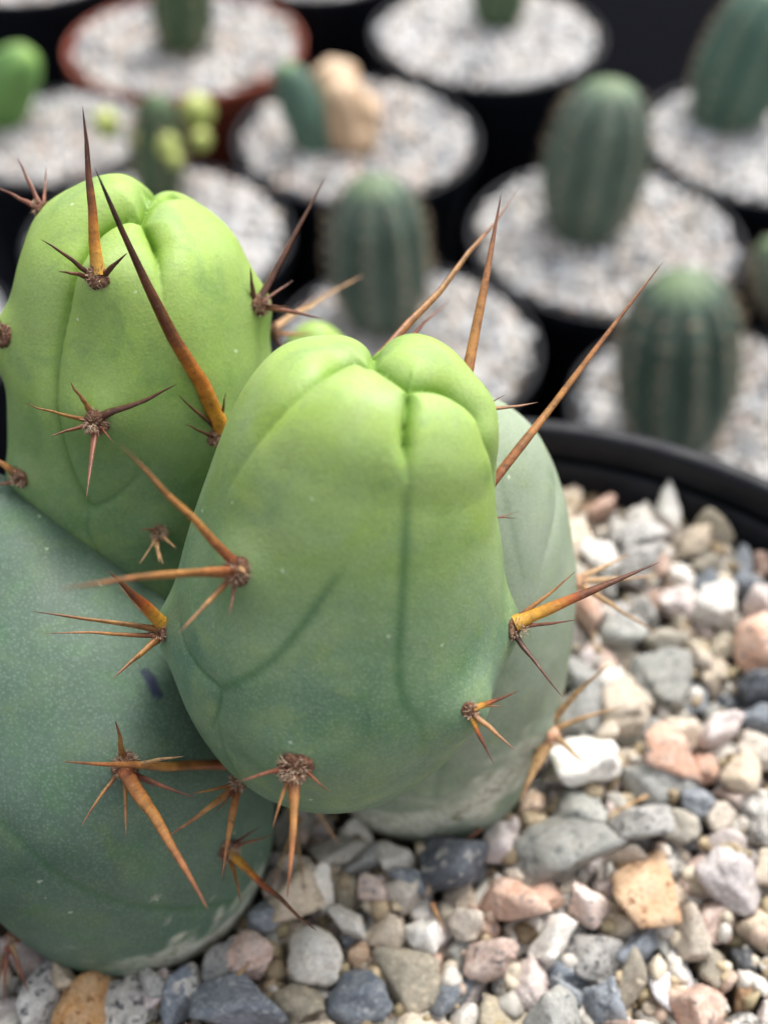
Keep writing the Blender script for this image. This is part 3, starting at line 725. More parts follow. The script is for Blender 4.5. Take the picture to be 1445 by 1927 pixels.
SEEN = '''
0 0.50 2.19 6.42 0.10 0.99 -0.12 -0.05 0.08 G
1 0.37 3.46 5.88 0.14 0.21 -0.73 -0.65 0.07 O
12 0.49 4.54 6.04 0.07 0.86 0.01 0.41 -0.29 L
6 0.49 0.93 6.27 0.09 0.81 -0.53 -0.24 -0.09 K
1 0.38 -1.72 4.54 0.02 0.88 -0.29 0.15 -0.33 B
3 0.42 -0.89 5.05 0.02 0.97 0.07 -0.21 -0.06 W
5 0.41 4.16 9.06 0.08 0.98 0.03 0.18 0.02 G
1 0.30 0.28 4.90 -0.04 0.13 -0.12 -0.97 -0.18 T
17 0.47 2.89 7.75 0.19 0.87 -0.48 -0.09 -0.06 W
20 0.39 -0.30 4.62 -0.03 0.99 0.05 -0.11 0.04 B
10 0.40 -3.64 4.48 0.03 0.78 -0.30 0.07 -0.55 O
15 0.41 -1.12 5.83 0.06 0.99 -0.03 -0.09 0.14 R
17 0.34 -3.05 4.56 -0.09 0.96 -0.18 0.02 -0.21 S
13 0.41 3.78 7.48 -0.10 0.91 -0.23 0.34 -0.04 G
8 0.38 3.56 8.64 0.12 0.95 -0.06 -0.09 0.30 R
18 0.36 1.62 5.81 0.05 0.79 0.50 0.31 -0.19 P
2 0.29 2.62 5.12 -0.10 0.66 -0.33 0.07 -0.67 S
7 0.37 -1.68 5.05 0.07 0.86 -0.42 -0.21 -0.19 P
16 0.37 -2.48 4.69 -0.09 0.56 -0.03 -0.80 -0.23 B
2 0.39 -4.13 4.62 -0.17 0.81 -0.34 0.44 0.20 S
12 0.35 1.35 5.07 0.03 0.83 -0.53 -0.17 -0.06 P
11 0.35 3.87 4.45 -0.05 0.47 0.69 0.49 -0.25 P
1 0.33 4.11 7.87 0.17 0.82 0.07 0.47 -0.32 P
6 0.55 5.89 9.79 0.15 0.98 0.03 -0.07 -0.20 P
2 0.35 2.90 8.50 0.09 0.98 -0.02 0.11 -0.14 G
7 0.35 -0.45 6.62 -0.25 0.35 0.45 0.27 0.78 W
5 0.38 3.51 6.82 0.12 0.52 0.80 -0.04 0.31 S
0 0.35 -1.25 6.81 -0.23 0.68 -0.52 -0.52 -0.06 T
20 0.32 -1.02 4.50 -0.10 0.79 -0.60 -0.02 -0.07 T
8 0.34 5.23 10.53 0.09 0.98 0.18 -0.04 0.03 W
5 0.30 3.91 5.31 -0.14 0.89 -0.12 -0.45 0.01 R
17 0.32 2.09 5.22 -0.03 0.31 -0.36 0.70 -0.54 W
1 0.27 3.68 4.91 -0.32 0.28 -0.64 -0.71 0.07 Q
18 0.30 -4.71 5.20 -0.29 0.60 -0.03 0.45 -0.66 L
6 0.32 1.86 4.69 -0.13 0.17 -0.73 -0.34 0.57 L
7 0.40 2.68 6.93 0.11 0.96 0.06 -0.23 -0.15 G
16 0.28 2.69 4.52 0.02 0.86 -0.08 -0.48 0.17 B
2 0.27 0.79 4.72 -0.23 0.62 0.22 0.74 0.10 B
15 0.31 2.61 5.68 0.10 0.81 -0.17 0.53 -0.19 P
20 0.36 3.74 10.02 0.05 0.93 -0.32 -0.15 -0.07 G
1 0.31 4.18 11.52 0.10 0.99 -0.02 0.00 0.11 S
14 0.31 5.01 7.57 0.13 0.60 -0.79 -0.03 0.12 R
2 0.31 3.14 4.95 -0.30 0.90 0.16 0.26 0.32 T
21 0.30 -0.48 5.99 -0.25 0.27 0.54 0.39 0.70 T
16 0.38 4.83 8.31 0.04 0.70 -0.38 -0.55 -0.26 L
14 0.28 0.28 5.92 0.02 0.48 0.19 0.11 -0.85 R
21 0.28 0.08 5.49 -0.14 0.67 -0.05 -0.30 -0.67 R
14 0.30 1.56 6.57 0.02 0.16 -0.19 0.61 -0.75 L
11 0.26 0.53 5.33 0.01 0.51 0.14 0.35 -0.77 W
11 0.30 4.30 5.59 -0.24 0.46 -0.57 -0.38 0.56 P
7 0.30 4.21 4.97 -0.28 0.02 0.84 -0.28 -0.47 T
20 0.35 4.02 6.85 -0.04 0.90 -0.23 -0.23 -0.30 T
11 0.30 4.67 10.55 0.07 0.21 -0.87 -0.09 0.43 L
6 0.31 4.86 5.48 -0.26 0.19 -0.02 -0.71 0.67 R
15 0.31 3.02 5.49 -0.24 0.39 -0.07 -0.88 -0.25 R
0 0.24 3.28 5.26 -0.11 0.19 -0.14 0.46 -0.85 B
10 0.47 2.04 4.01 0.09 0.92 0.27 0.23 -0.17 G
21 0.27 1.78 5.44 -0.27 0.63 -0.34 -0.15 0.68 W
19 0.39 5.60 8.99 0.07 0.88 0.44 0.07 0.19 K
2 0.35 5.50 12.14 -0.08 0.78 0.25 -0.30 -0.49 T
13 0.26 1.04 5.49 -0.01 0.94 -0.30 -0.04 -0.14 R
9 0.32 5.06 9.39 -0.27 0.52 -0.80 -0.29 0.04 R
8 0.42 3.11 10.43 0.12 0.64 -0.01 0.56 0.53 P
5 0.29 4.21 6.19 -0.32 0.79 0.11 0.02 -0.61 P
1 0.28 1.54 4.34 -0.18 0.13 -0.07 -0.45 -0.88 T
16 0.30 3.51 11.51 0.19 0.96 0.04 0.07 0.26 W
4 0.26 -0.10 5.89 -0.10 0.76 0.06 -0.25 0.60 L
20 0.31 3.06 6.13 -0.30 0.31 0.12 -0.43 -0.84 L
9 0.35 2.92 9.22 0.01 0.62 -0.34 -0.07 -0.70 G
15 0.24 4.58 4.77 -0.32 0.90 -0.16 -0.25 0.33 O
18 0.29 4.84 12.51 0.05 0.86 -0.04 0.33 0.39 W
0 0.27 4.25 11.97 0.17 0.97 -0.08 0.18 0.16 S
2 0.30 4.58 6.56 -0.28 0.16 0.22 0.69 -0.67 L
7 0.32 5.13 11.80 0.13 0.93 -0.22 -0.23 0.16 R
11 0.25 4.33 7.16 0.03 0.88 0.15 -0.12 -0.43 B
7 0.36 5.42 7.97 -0.01 0.98 -0.09 0.15 -0.04 R
8 0.29 -1.60 5.67 -0.27 0.88 -0.38 -0.03 0.29 G
1 0.26 3.25 6.47 -0.15 0.54 0.63 -0.27 0.48 R
13 0.27 4.62 7.02 -0.10 0.48 0.71 0.43 0.30 R
13 0.28 4.31 9.83 0.06 0.98 -0.09 0.13 0.10 T
12 0.27 -1.38 6.31 -0.24 0.60 0.36 0.49 -0.52 L
11 0.28 -0.86 6.27 -0.25 0.32 -0.93 -0.18 -0.03 R
5 0.24 -0.34 5.37 -0.30 0.45 -0.41 -0.78 -0.16 B
3 0.30 2.27 4.90 -0.28 0.01 -0.26 0.69 0.67 B
1 0.29 0.08 6.16 -0.33 0.83 0.23 -0.02 -0.51 O
21 0.28 1.99 7.00 -0.24 0.14 -0.88 0.23 0.39 T
15 0.32 5.53 8.50 -0.02 0.92 -0.36 0.13 0.01 B
8 0.30 3.78 8.39 -0.24 0.09 -0.24 0.74 0.63 G
3 0.24 2.22 4.60 0.03 0.36 0.55 0.62 -0.44 B
15 0.25 4.61 5.13 -0.31 0.52 -0.66 0.08 0.53 K
13 0.32 4.96 7.91 -0.26 0.63 -0.67 -0.34 0.21 W
15 0.34 5.89 10.45 0.23 0.87 0.10 -0.49 0.00 L
21 0.30 3.60 11.14 -0.21 0.28 -0.51 -0.67 -0.45 G
12 0.32 4.88 11.29 -0.23 0.63 0.55 0.13 -0.54 W
14 0.28 1.03 5.95 -0.32 0.63 -0.47 -0.09 0.61 R
14 0.29 1.04 4.38 -0.26 0.13 -0.39 0.27 -0.87 W
6 0.25 5.13 6.74 0.04 0.88 -0.01 -0.16 0.44 S
6 0.31 5.19 7.11 -0.13 0.34 0.09 0.27 0.90 S
2 0.29 3.64 7.94 -0.32 0.11 -0.29 0.33 -0.89 R
2 0.19 2.12 5.89 0.04 0.49 0.12 -0.20 0.84 P
3 0.23 4.55 7.75 -0.12 0.09 -0.72 -0.40 -0.56 P
14 0.24 0.96 5.26 -0.31 0.34 -0.34 0.73 0.48 G
18 0.16 -2.84 4.72 0.15 0.43 -0.43 0.29 -0.74 G
15 0.32 5.25 11.50 -0.10 0.72 -0.28 -0.07 -0.63 T
17 0.24 1.51 4.84 -0.27 0.34 -0.69 0.54 -0.35 S
11 0.27 -4.56 4.43 -0.27 0.01 -0.11 -0.98 0.13 L
21 0.29 5.89 10.99 0.00 0.30 0.07 0.11 0.94 B
8 0.26 5.29 9.84 -0.25 0.55 -0.03 0.61 -0.57 T
1 0.27 2.29 5.52 -0.29 0.31 0.35 0.20 -0.86 S
12 0.30 2.45 6.06 -0.30 0.24 -0.19 0.44 -0.84 R
3 0.25 2.22 7.53 -0.30 0.82 0.43 0.22 0.31 W
2 0.18 -0.69 5.64 -0.38 0.65 -0.02 -0.49 0.58 L
21 0.22 -1.41 5.02 -0.35 0.97 0.16 -0.12 -0.16 T
12 0.31 4.30 8.31 -0.06 0.86 0.50 -0.10 0.04 R
0 0.28 4.90 7.41 -0.30 0.71 -0.26 -0.29 -0.59 P
8 0.25 1.14 4.88 -0.34 0.84 0.08 0.16 0.51 L
6 0.29 4.64 9.06 -0.31 0.07 0.01 1.00 -0.05 B
8 0.27 3.33 9.62 -0.15 0.03 -0.95 0.30 -0.01 P
16 0.27 -1.20 5.54 -0.31 0.43 0.88 -0.17 0.10 R
10 0.30 0.74 5.53 -0.31 0.42 0.88 0.01 0.23 L
1 0.22 4.07 10.35 -0.08 0.42 -0.39 0.80 -0.18 S
6 0.24 3.78 6.41 -0.18 0.95 0.14 0.13 0.24 S
4 0.26 -0.91 7.01 -0.35 0.36 0.79 -0.49 0.04 L
19 0.24 3.57 5.53 -0.30 0.59 0.57 -0.47 -0.33 G
8 0.30 3.77 12.72 0.01 0.12 0.66 -0.59 0.45 P
10 0.18 -3.93 4.75 0.15 0.65 0.43 -0.61 -0.16 R
2 0.27 5.94 11.56 -0.26 0.28 0.52 0.30 -0.75 B
12 0.24 5.27 9.03 -0.32 0.88 0.13 0.00 0.46 B
20 0.30 3.71 9.81 -0.28 0.20 -0.71 0.58 -0.34 R
18 0.26 4.32 11.22 -0.30 0.06 -0.83 -0.29 0.48 S
1 0.27 2.47 7.89 -0.26 0.78 -0.03 0.48 0.39 L
14 0.27 1.24 5.59 -0.28 0.44 -0.83 -0.04 -0.34 P
17 0.32 3.16 11.92 0.15 0.97 -0.10 -0.18 0.15 R
4 0.17 -0.32 5.17 -0.13 0.47 -0.73 -0.49 0.05 O
0 0.30 3.99 12.00 -0.16 0.55 0.24 0.44 -0.67 S
15 0.22 0.45 5.78 -0.28 0.05 -0.51 -0.69 0.51 W
1 0.22 3.31 7.14 -0.26 0.29 -0.05 -0.08 -0.95 L
14 0.31 2.46 7.24 -0.26 0.19 -0.32 -0.73 -0.57 L
4 0.27 3.42 9.18 -0.05 0.94 0.18 -0.08 -0.28 W
11 0.31 3.11 11.04 0.01 0.07 0.20 -0.42 0.88 T
0 0.19 0.18 4.47 -0.36 0.78 -0.61 -0.10 -0.12 W
18 0.16 -2.13 4.99 -0.23 0.88 -0.10 -0.45 -0.12 T
10 0.19 4.87 9.57 0.02 0.95 -0.27 0.02 0.14 R
21 0.28 3.68 10.47 -0.25 0.10 -0.91 0.11 -0.38 S
21 0.18 3.20 8.18 0.21 0.68 -0.27 -0.48 -0.49 R
14 0.24 2.73 6.44 -0.29 0.73 -0.54 -0.23 -0.34 L
16 0.28 4.95 6.81 -0.30 0.10 -0.12 0.08 -0.98 R
9 0.26 6.30 11.55 -0.12 0.23 -0.95 -0.16 0.10 P
1 0.22 4.43 10.81 -0.31 0.32 -0.43 -0.36 0.76 P
3 0.23 -0.89 6.62 -0.35 0.12 0.34 0.79 -0.50 L
18 0.31 2.93 6.81 -0.28 0.28 -0.08 -0.31 0.91 T
17 0.27 5.25 6.27 0.03 0.24 -0.68 -0.65 -0.23 R
9 0.23 5.07 10.30 -0.32 0.18 0.32 0.69 0.62 L
21 0.26 5.42 10.53 -0.31 0.95 0.30 0.09 0.01 W
18 0.31 3.00 9.99 -0.28 0.23 -0.12 0.45 0.85 W
10 0.31 1.31 6.48 -0.32 0.27 -0.85 -0.43 0.16 B
0 0.23 -1.39 4.69 -0.33 0.03 0.28 0.96 -0.02 W
13 0.25 3.54 6.75 -0.32 0.34 0.90 -0.27 -0.01 S
11 0.28 4.32 12.37 0.03 0.90 0.24 -0.07 0.35 W
19 0.23 3.20 7.69 -0.31 0.28 -0.23 0.14 -0.92 L
15 0.26 -0.55 4.98 -0.34 0.42 0.02 -0.09 -0.90 S
20 0.23 -0.86 5.86 -0.30 0.63 0.54 -0.27 0.50 L
8 0.29 4.35 4.23 -0.31 0.43 -0.06 -0.05 -0.90 S
15 0.23 3.95 6.66 -0.35 0.41 0.05 0.07 0.91 L
11 0.26 4.71 10.27 -0.27 0.29 -0.34 -0.83 0.32 R
9 0.27 3.73 12.35 -0.32 0.85 -0.21 0.08 0.48 R
18 0.26 5.27 10.98 -0.07 0.71 -0.34 -0.59 -0.17 B
20 0.27 0.55 4.41 -0.35 0.98 -0.08 -0.16 -0.05 W
15 0.29 4.84 11.74 -0.28 0.10 0.24 0.86 0.43 W
5 0.36 0.42 4.07 -0.01 0.87 -0.34 0.11 -0.34 R
10 0.26 -4.83 4.73 -0.29 0.24 -0.60 0.60 -0.48 L
16 0.29 2.89 7.35 -0.23 0.06 -0.80 -0.02 -0.59 T
7 0.25 -0.70 4.50 -0.35 0.47 0.21 -0.25 -0.82 S
3 0.27 4.91 9.85 -0.25 0.11 -0.77 0.04 -0.63 T
10 0.32 3.11 12.81 -0.20 0.70 0.19 -0.20 -0.66 R
20 0.27 5.58 11.70 -0.30 0.54 0.00 0.39 -0.75 W
1 0.10 3.31 4.51 -0.44 0.94 0.06 0.14 -0.31 L
3 0.20 4.55 11.46 -0.08 0.81 0.31 0.04 0.50 P
20 0.26 4.95 8.73 -0.33 0.83 0.43 0.12 0.33 G
13 0.20 4.92 6.41 -0.16 0.86 0.34 0.29 0.23 L
3 0.17 3.10 9.57 0.04 0.22 -0.89 -0.37 0.14 L
11 0.24 -0.16 4.94 -0.29 0.12 0.71 -0.69 0.04 P
3 0.29 4.96 12.34 -0.29 0.82 -0.32 -0.12 0.46 W
13 0.16 -1.46 5.30 -0.16 0.58 -0.07 0.71 -0.39 G
16 0.26 5.56 9.38 -0.32 0.96 -0.14 -0.15 -0.18 T
9 0.25 4.28 6.85 -0.34 0.33 -0.65 -0.69 -0.02 B
21 0.23 3.86 5.91 -0.33 0.09 -0.03 0.03 0.99 R
18 0.29 4.83 4.42 -0.30 0.69 -0.47 0.38 -0.39 L
0 0.23 4.01 8.85 -0.33 0.10 -0.59 -0.61 0.52 R
15 0.30 1.46 5.98 -0.31 0.11 -0.88 -0.46 0.11 W
5 0.25 0.52 6.14 -0.29 0.43 0.28 -0.83 0.22 S
8 0.23 3.86 11.44 -0.34 0.41 0.80 0.25 -0.37 L
11 0.26 4.34 8.65 -0.30 0.26 0.01 0.97 -0.05 T
3 0.30 4.13 12.61 -0.31 0.68 -0.21 0.13 -0.69 W
20 0.32 4.32 7.45 -0.28 0.39 0.50 0.62 0.46 B
9 0.20 -4.48 4.84 -0.36 0.14 0.42 -0.86 0.26 G
9 0.13 4.85 5.05 -0.25 0.50 0.44 -0.66 -0.35 W
9 0.24 3.31 5.83 -0.27 0.40 -0.71 -0.21 -0.54 W
5 0.30 5.22 5.78 -0.21 0.38 0.40 -0.68 0.48 R
2 0.20 4.62 8.31 -0.37 0.50 -0.29 0.17 -0.80 P
15 0.23 4.05 10.82 -0.34 0.56 -0.21 0.08 -0.80 W
6 0.28 5.27 8.37 -0.31 0.97 -0.18 -0.05 0.18 R
9 0.17 4.68 5.77 -0.38 0.34 0.47 -0.36 -0.73 R
15 0.20 3.57 7.52 -0.38 0.22 -0.16 -0.96 0.08 S
16 0.31 5.60 11.23 -0.29 0.79 -0.17 -0.07 -0.58 T
3 0.17 3.49 12.60 -0.18 0.08 -0.32 -0.94 -0.12 R
12 0.18 1.73 6.17 -0.09 0.25 0.06 0.96 -0.15 R
7 0.30 4.57 12.61 -0.23 0.78 0.60 0.20 0.01 W
14 0.30 2.57 8.38 -0.30 0.79 -0.52 0.05 0.34 L
3 0.23 5.00 6.11 -0.35 0.26 0.95 -0.06 0.17 G
18 0.38 3.02 4.04 0.00 0.37 0.03 0.28 0.89 P
11 0.25 0.54 5.04 -0.31 0.11 -0.27 0.92 0.26 P
20 0.29 2.74 4.75 -0.33 0.66 0.08 -0.16 0.73 S
7 0.22 3.45 12.84 -0.32 0.14 0.39 -0.10 -0.91 O
20 0.19 3.65 4.40 -0.39 0.09 -0.17 0.04 -0.98 G
9 0.18 3.44 10.05 -0.35 0.61 0.61 -0.48 -0.17 W
9 0.25 2.28 4.50 -0.30 0.98 -0.09 -0.19 0.02 W
20 0.22 3.97 8.05 -0.10 0.82 0.02 -0.00 -0.57 W
0 0.31 3.72 9.30 -0.30 0.08 -0.48 -0.57 0.66 W
6 0.28 -0.13 4.25 -0.27 0.24 -0.48 -0.19 -0.82 T
9 0.24 5.25 7.67 -0.29 0.50 0.37 -0.76 0.19 L
9 0.31 4.33 10.03 -0.30 0.01 0.68 -0.65 0.34 T
11 0.12 4.77 12.19 -0.07 0.14 -0.05 -0.54 0.83 P
4 0.27 5.67 9.84 -0.35 0.48 0.04 0.03 0.88 T
7 0.27 3.03 10.48 -0.34 0.35 0.05 0.24 0.90 W
4 0.23 0.25 5.26 -0.36 0.22 0.23 -0.89 -0.33 P
10 0.19 -0.13 5.66 -0.38 0.34 -0.58 0.72 -0.14 W
16 0.31 2.58 4.13 -0.28 0.98 -0.12 0.02 -0.13 G
1 0.30 3.17 12.33 -0.25 0.81 -0.56 0.16 0.08 R
12 0.20 4.95 4.85 -0.37 0.70 -0.34 -0.33 0.53 G
16 0.24 -2.71 4.29 -0.32 0.87 -0.42 -0.08 0.25 R
11 0.29 4.58 9.56 -0.27 0.26 -0.13 0.29 -0.91 L
8 0.17 -2.73 4.83 -0.38 0.21 -0.44 -0.87 0.06 W
5 0.26 4.53 12.05 -0.23 0.37 -0.40 0.39 0.74 P
12 0.22 5.46 8.74 -0.36 0.43 0.87 0.23 0.01 W
19 0.29 5.86 10.24 -0.27 0.29 0.08 0.74 0.60 W
16 0.21 1.36 5.24 -0.32 0.86 -0.11 0.28 -0.40 R
15 0.24 2.79 5.79 -0.30 0.49 -0.69 -0.05 -0.53 S
19 0.35 -0.75 4.04 0.04 0.68 0.41 0.59 -0.18 R
20 0.27 -0.78 5.31 -0.33 0.30 0.94 -0.18 0.02 T
20 0.29 3.30 11.94 -0.27 0.22 -0.70 -0.25 0.63 G
0 0.17 -4.24 5.09 -0.38 0.56 -0.27 0.69 -0.38 P
17 0.27 1.81 6.41 -0.31 0.14 0.31 0.94 0.01 W
5 0.29 4.89 10.75 -0.26 0.08 -0.87 -0.05 -0.49 L
12 0.27 6.11 11.20 -0.32 0.40 0.78 0.48 0.02 S
13 0.14 4.64 11.17 -0.42 0.51 -0.21 -0.20 0.81 T
0 0.10 5.27 7.39 -0.26 0.66 -0.74 -0.04 0.15 R
12 0.23 3.77 12.97 -0.34 0.31 0.94 -0.07 -0.13 P
14 0.25 4.02 9.62 -0.33 0.21 0.26 -0.34 -0.88 L
8 0.13 3.67 10.81 -0.37 0.73 -0.50 0.46 0.05 R
17 0.20 -2.12 4.69 -0.37 0.18 -0.02 -0.10 -0.98 O
15 0.26 -1.90 5.13 -0.34 0.10 -0.74 -0.65 -0.13 R
15 0.26 2.62 9.15 -0.32 0.69 0.01 0.34 -0.65 W
8 0.19 3.37 11.50 -0.33 0.55 -0.54 -0.35 0.53 P
7 0.24 4.21 10.51 -0.33 0.57 0.48 0.13 0.66 S
16 0.16 3.95 10.16 -0.38 0.40 0.67 -0.60 -0.17 B
14 0.28 3.32 8.46 -0.27 0.74 0.23 0.19 0.60 P
4 0.29 3.38 10.76 -0.30 0.38 0.34 -0.86 -0.07 P
4 0.19 1.80 4.97 -0.37 0.68 0.55 -0.11 0.47 R
9 0.25 5.28 6.47 -0.26 0.52 -0.60 -0.48 -0.38 R
17 0.32 -1.77 4.10 -0.25 0.56 -0.21 -0.09 -0.80 P
13 0.16 4.08 7.17 -0.35 0.09 -0.51 -0.58 -0.63 G
17 0.19 2.98 9.31 -0.37 0.40 0.01 -0.11 0.91 W
11 0.24 4.66 4.14 -0.08 0.69 -0.07 0.63 0.36 S
0 0.30 5.58 7.31 -0.21 0.19 -0.53 0.25 0.79 G
15 0.28 1.97 5.92 -0.29 0.45 0.10 0.76 -0.46 G
11 0.28 2.94 8.19 -0.25 0.40 -0.12 -0.90 -0.11 G
5 0.30 2.88 8.77 -0.22 0.04 0.96 -0.23 0.16 P
20 0.26 3.26 9.06 -0.33 0.27 0.31 -0.89 -0.20 G
18 0.24 6.15 10.78 -0.32 0.76 -0.35 -0.45 0.30 G
16 0.30 -1.16 4.12 -0.29 0.06 0.24 0.94 0.26 L
19 0.21 3.62 11.78 -0.31 0.64 -0.64 0.38 -0.20 S
14 0.24 2.87 9.63 -0.34 0.91 -0.34 0.21 -0.16 L
6 0.17 4.10 4.64 -0.36 0.56 0.01 0.80 0.19 P
'''
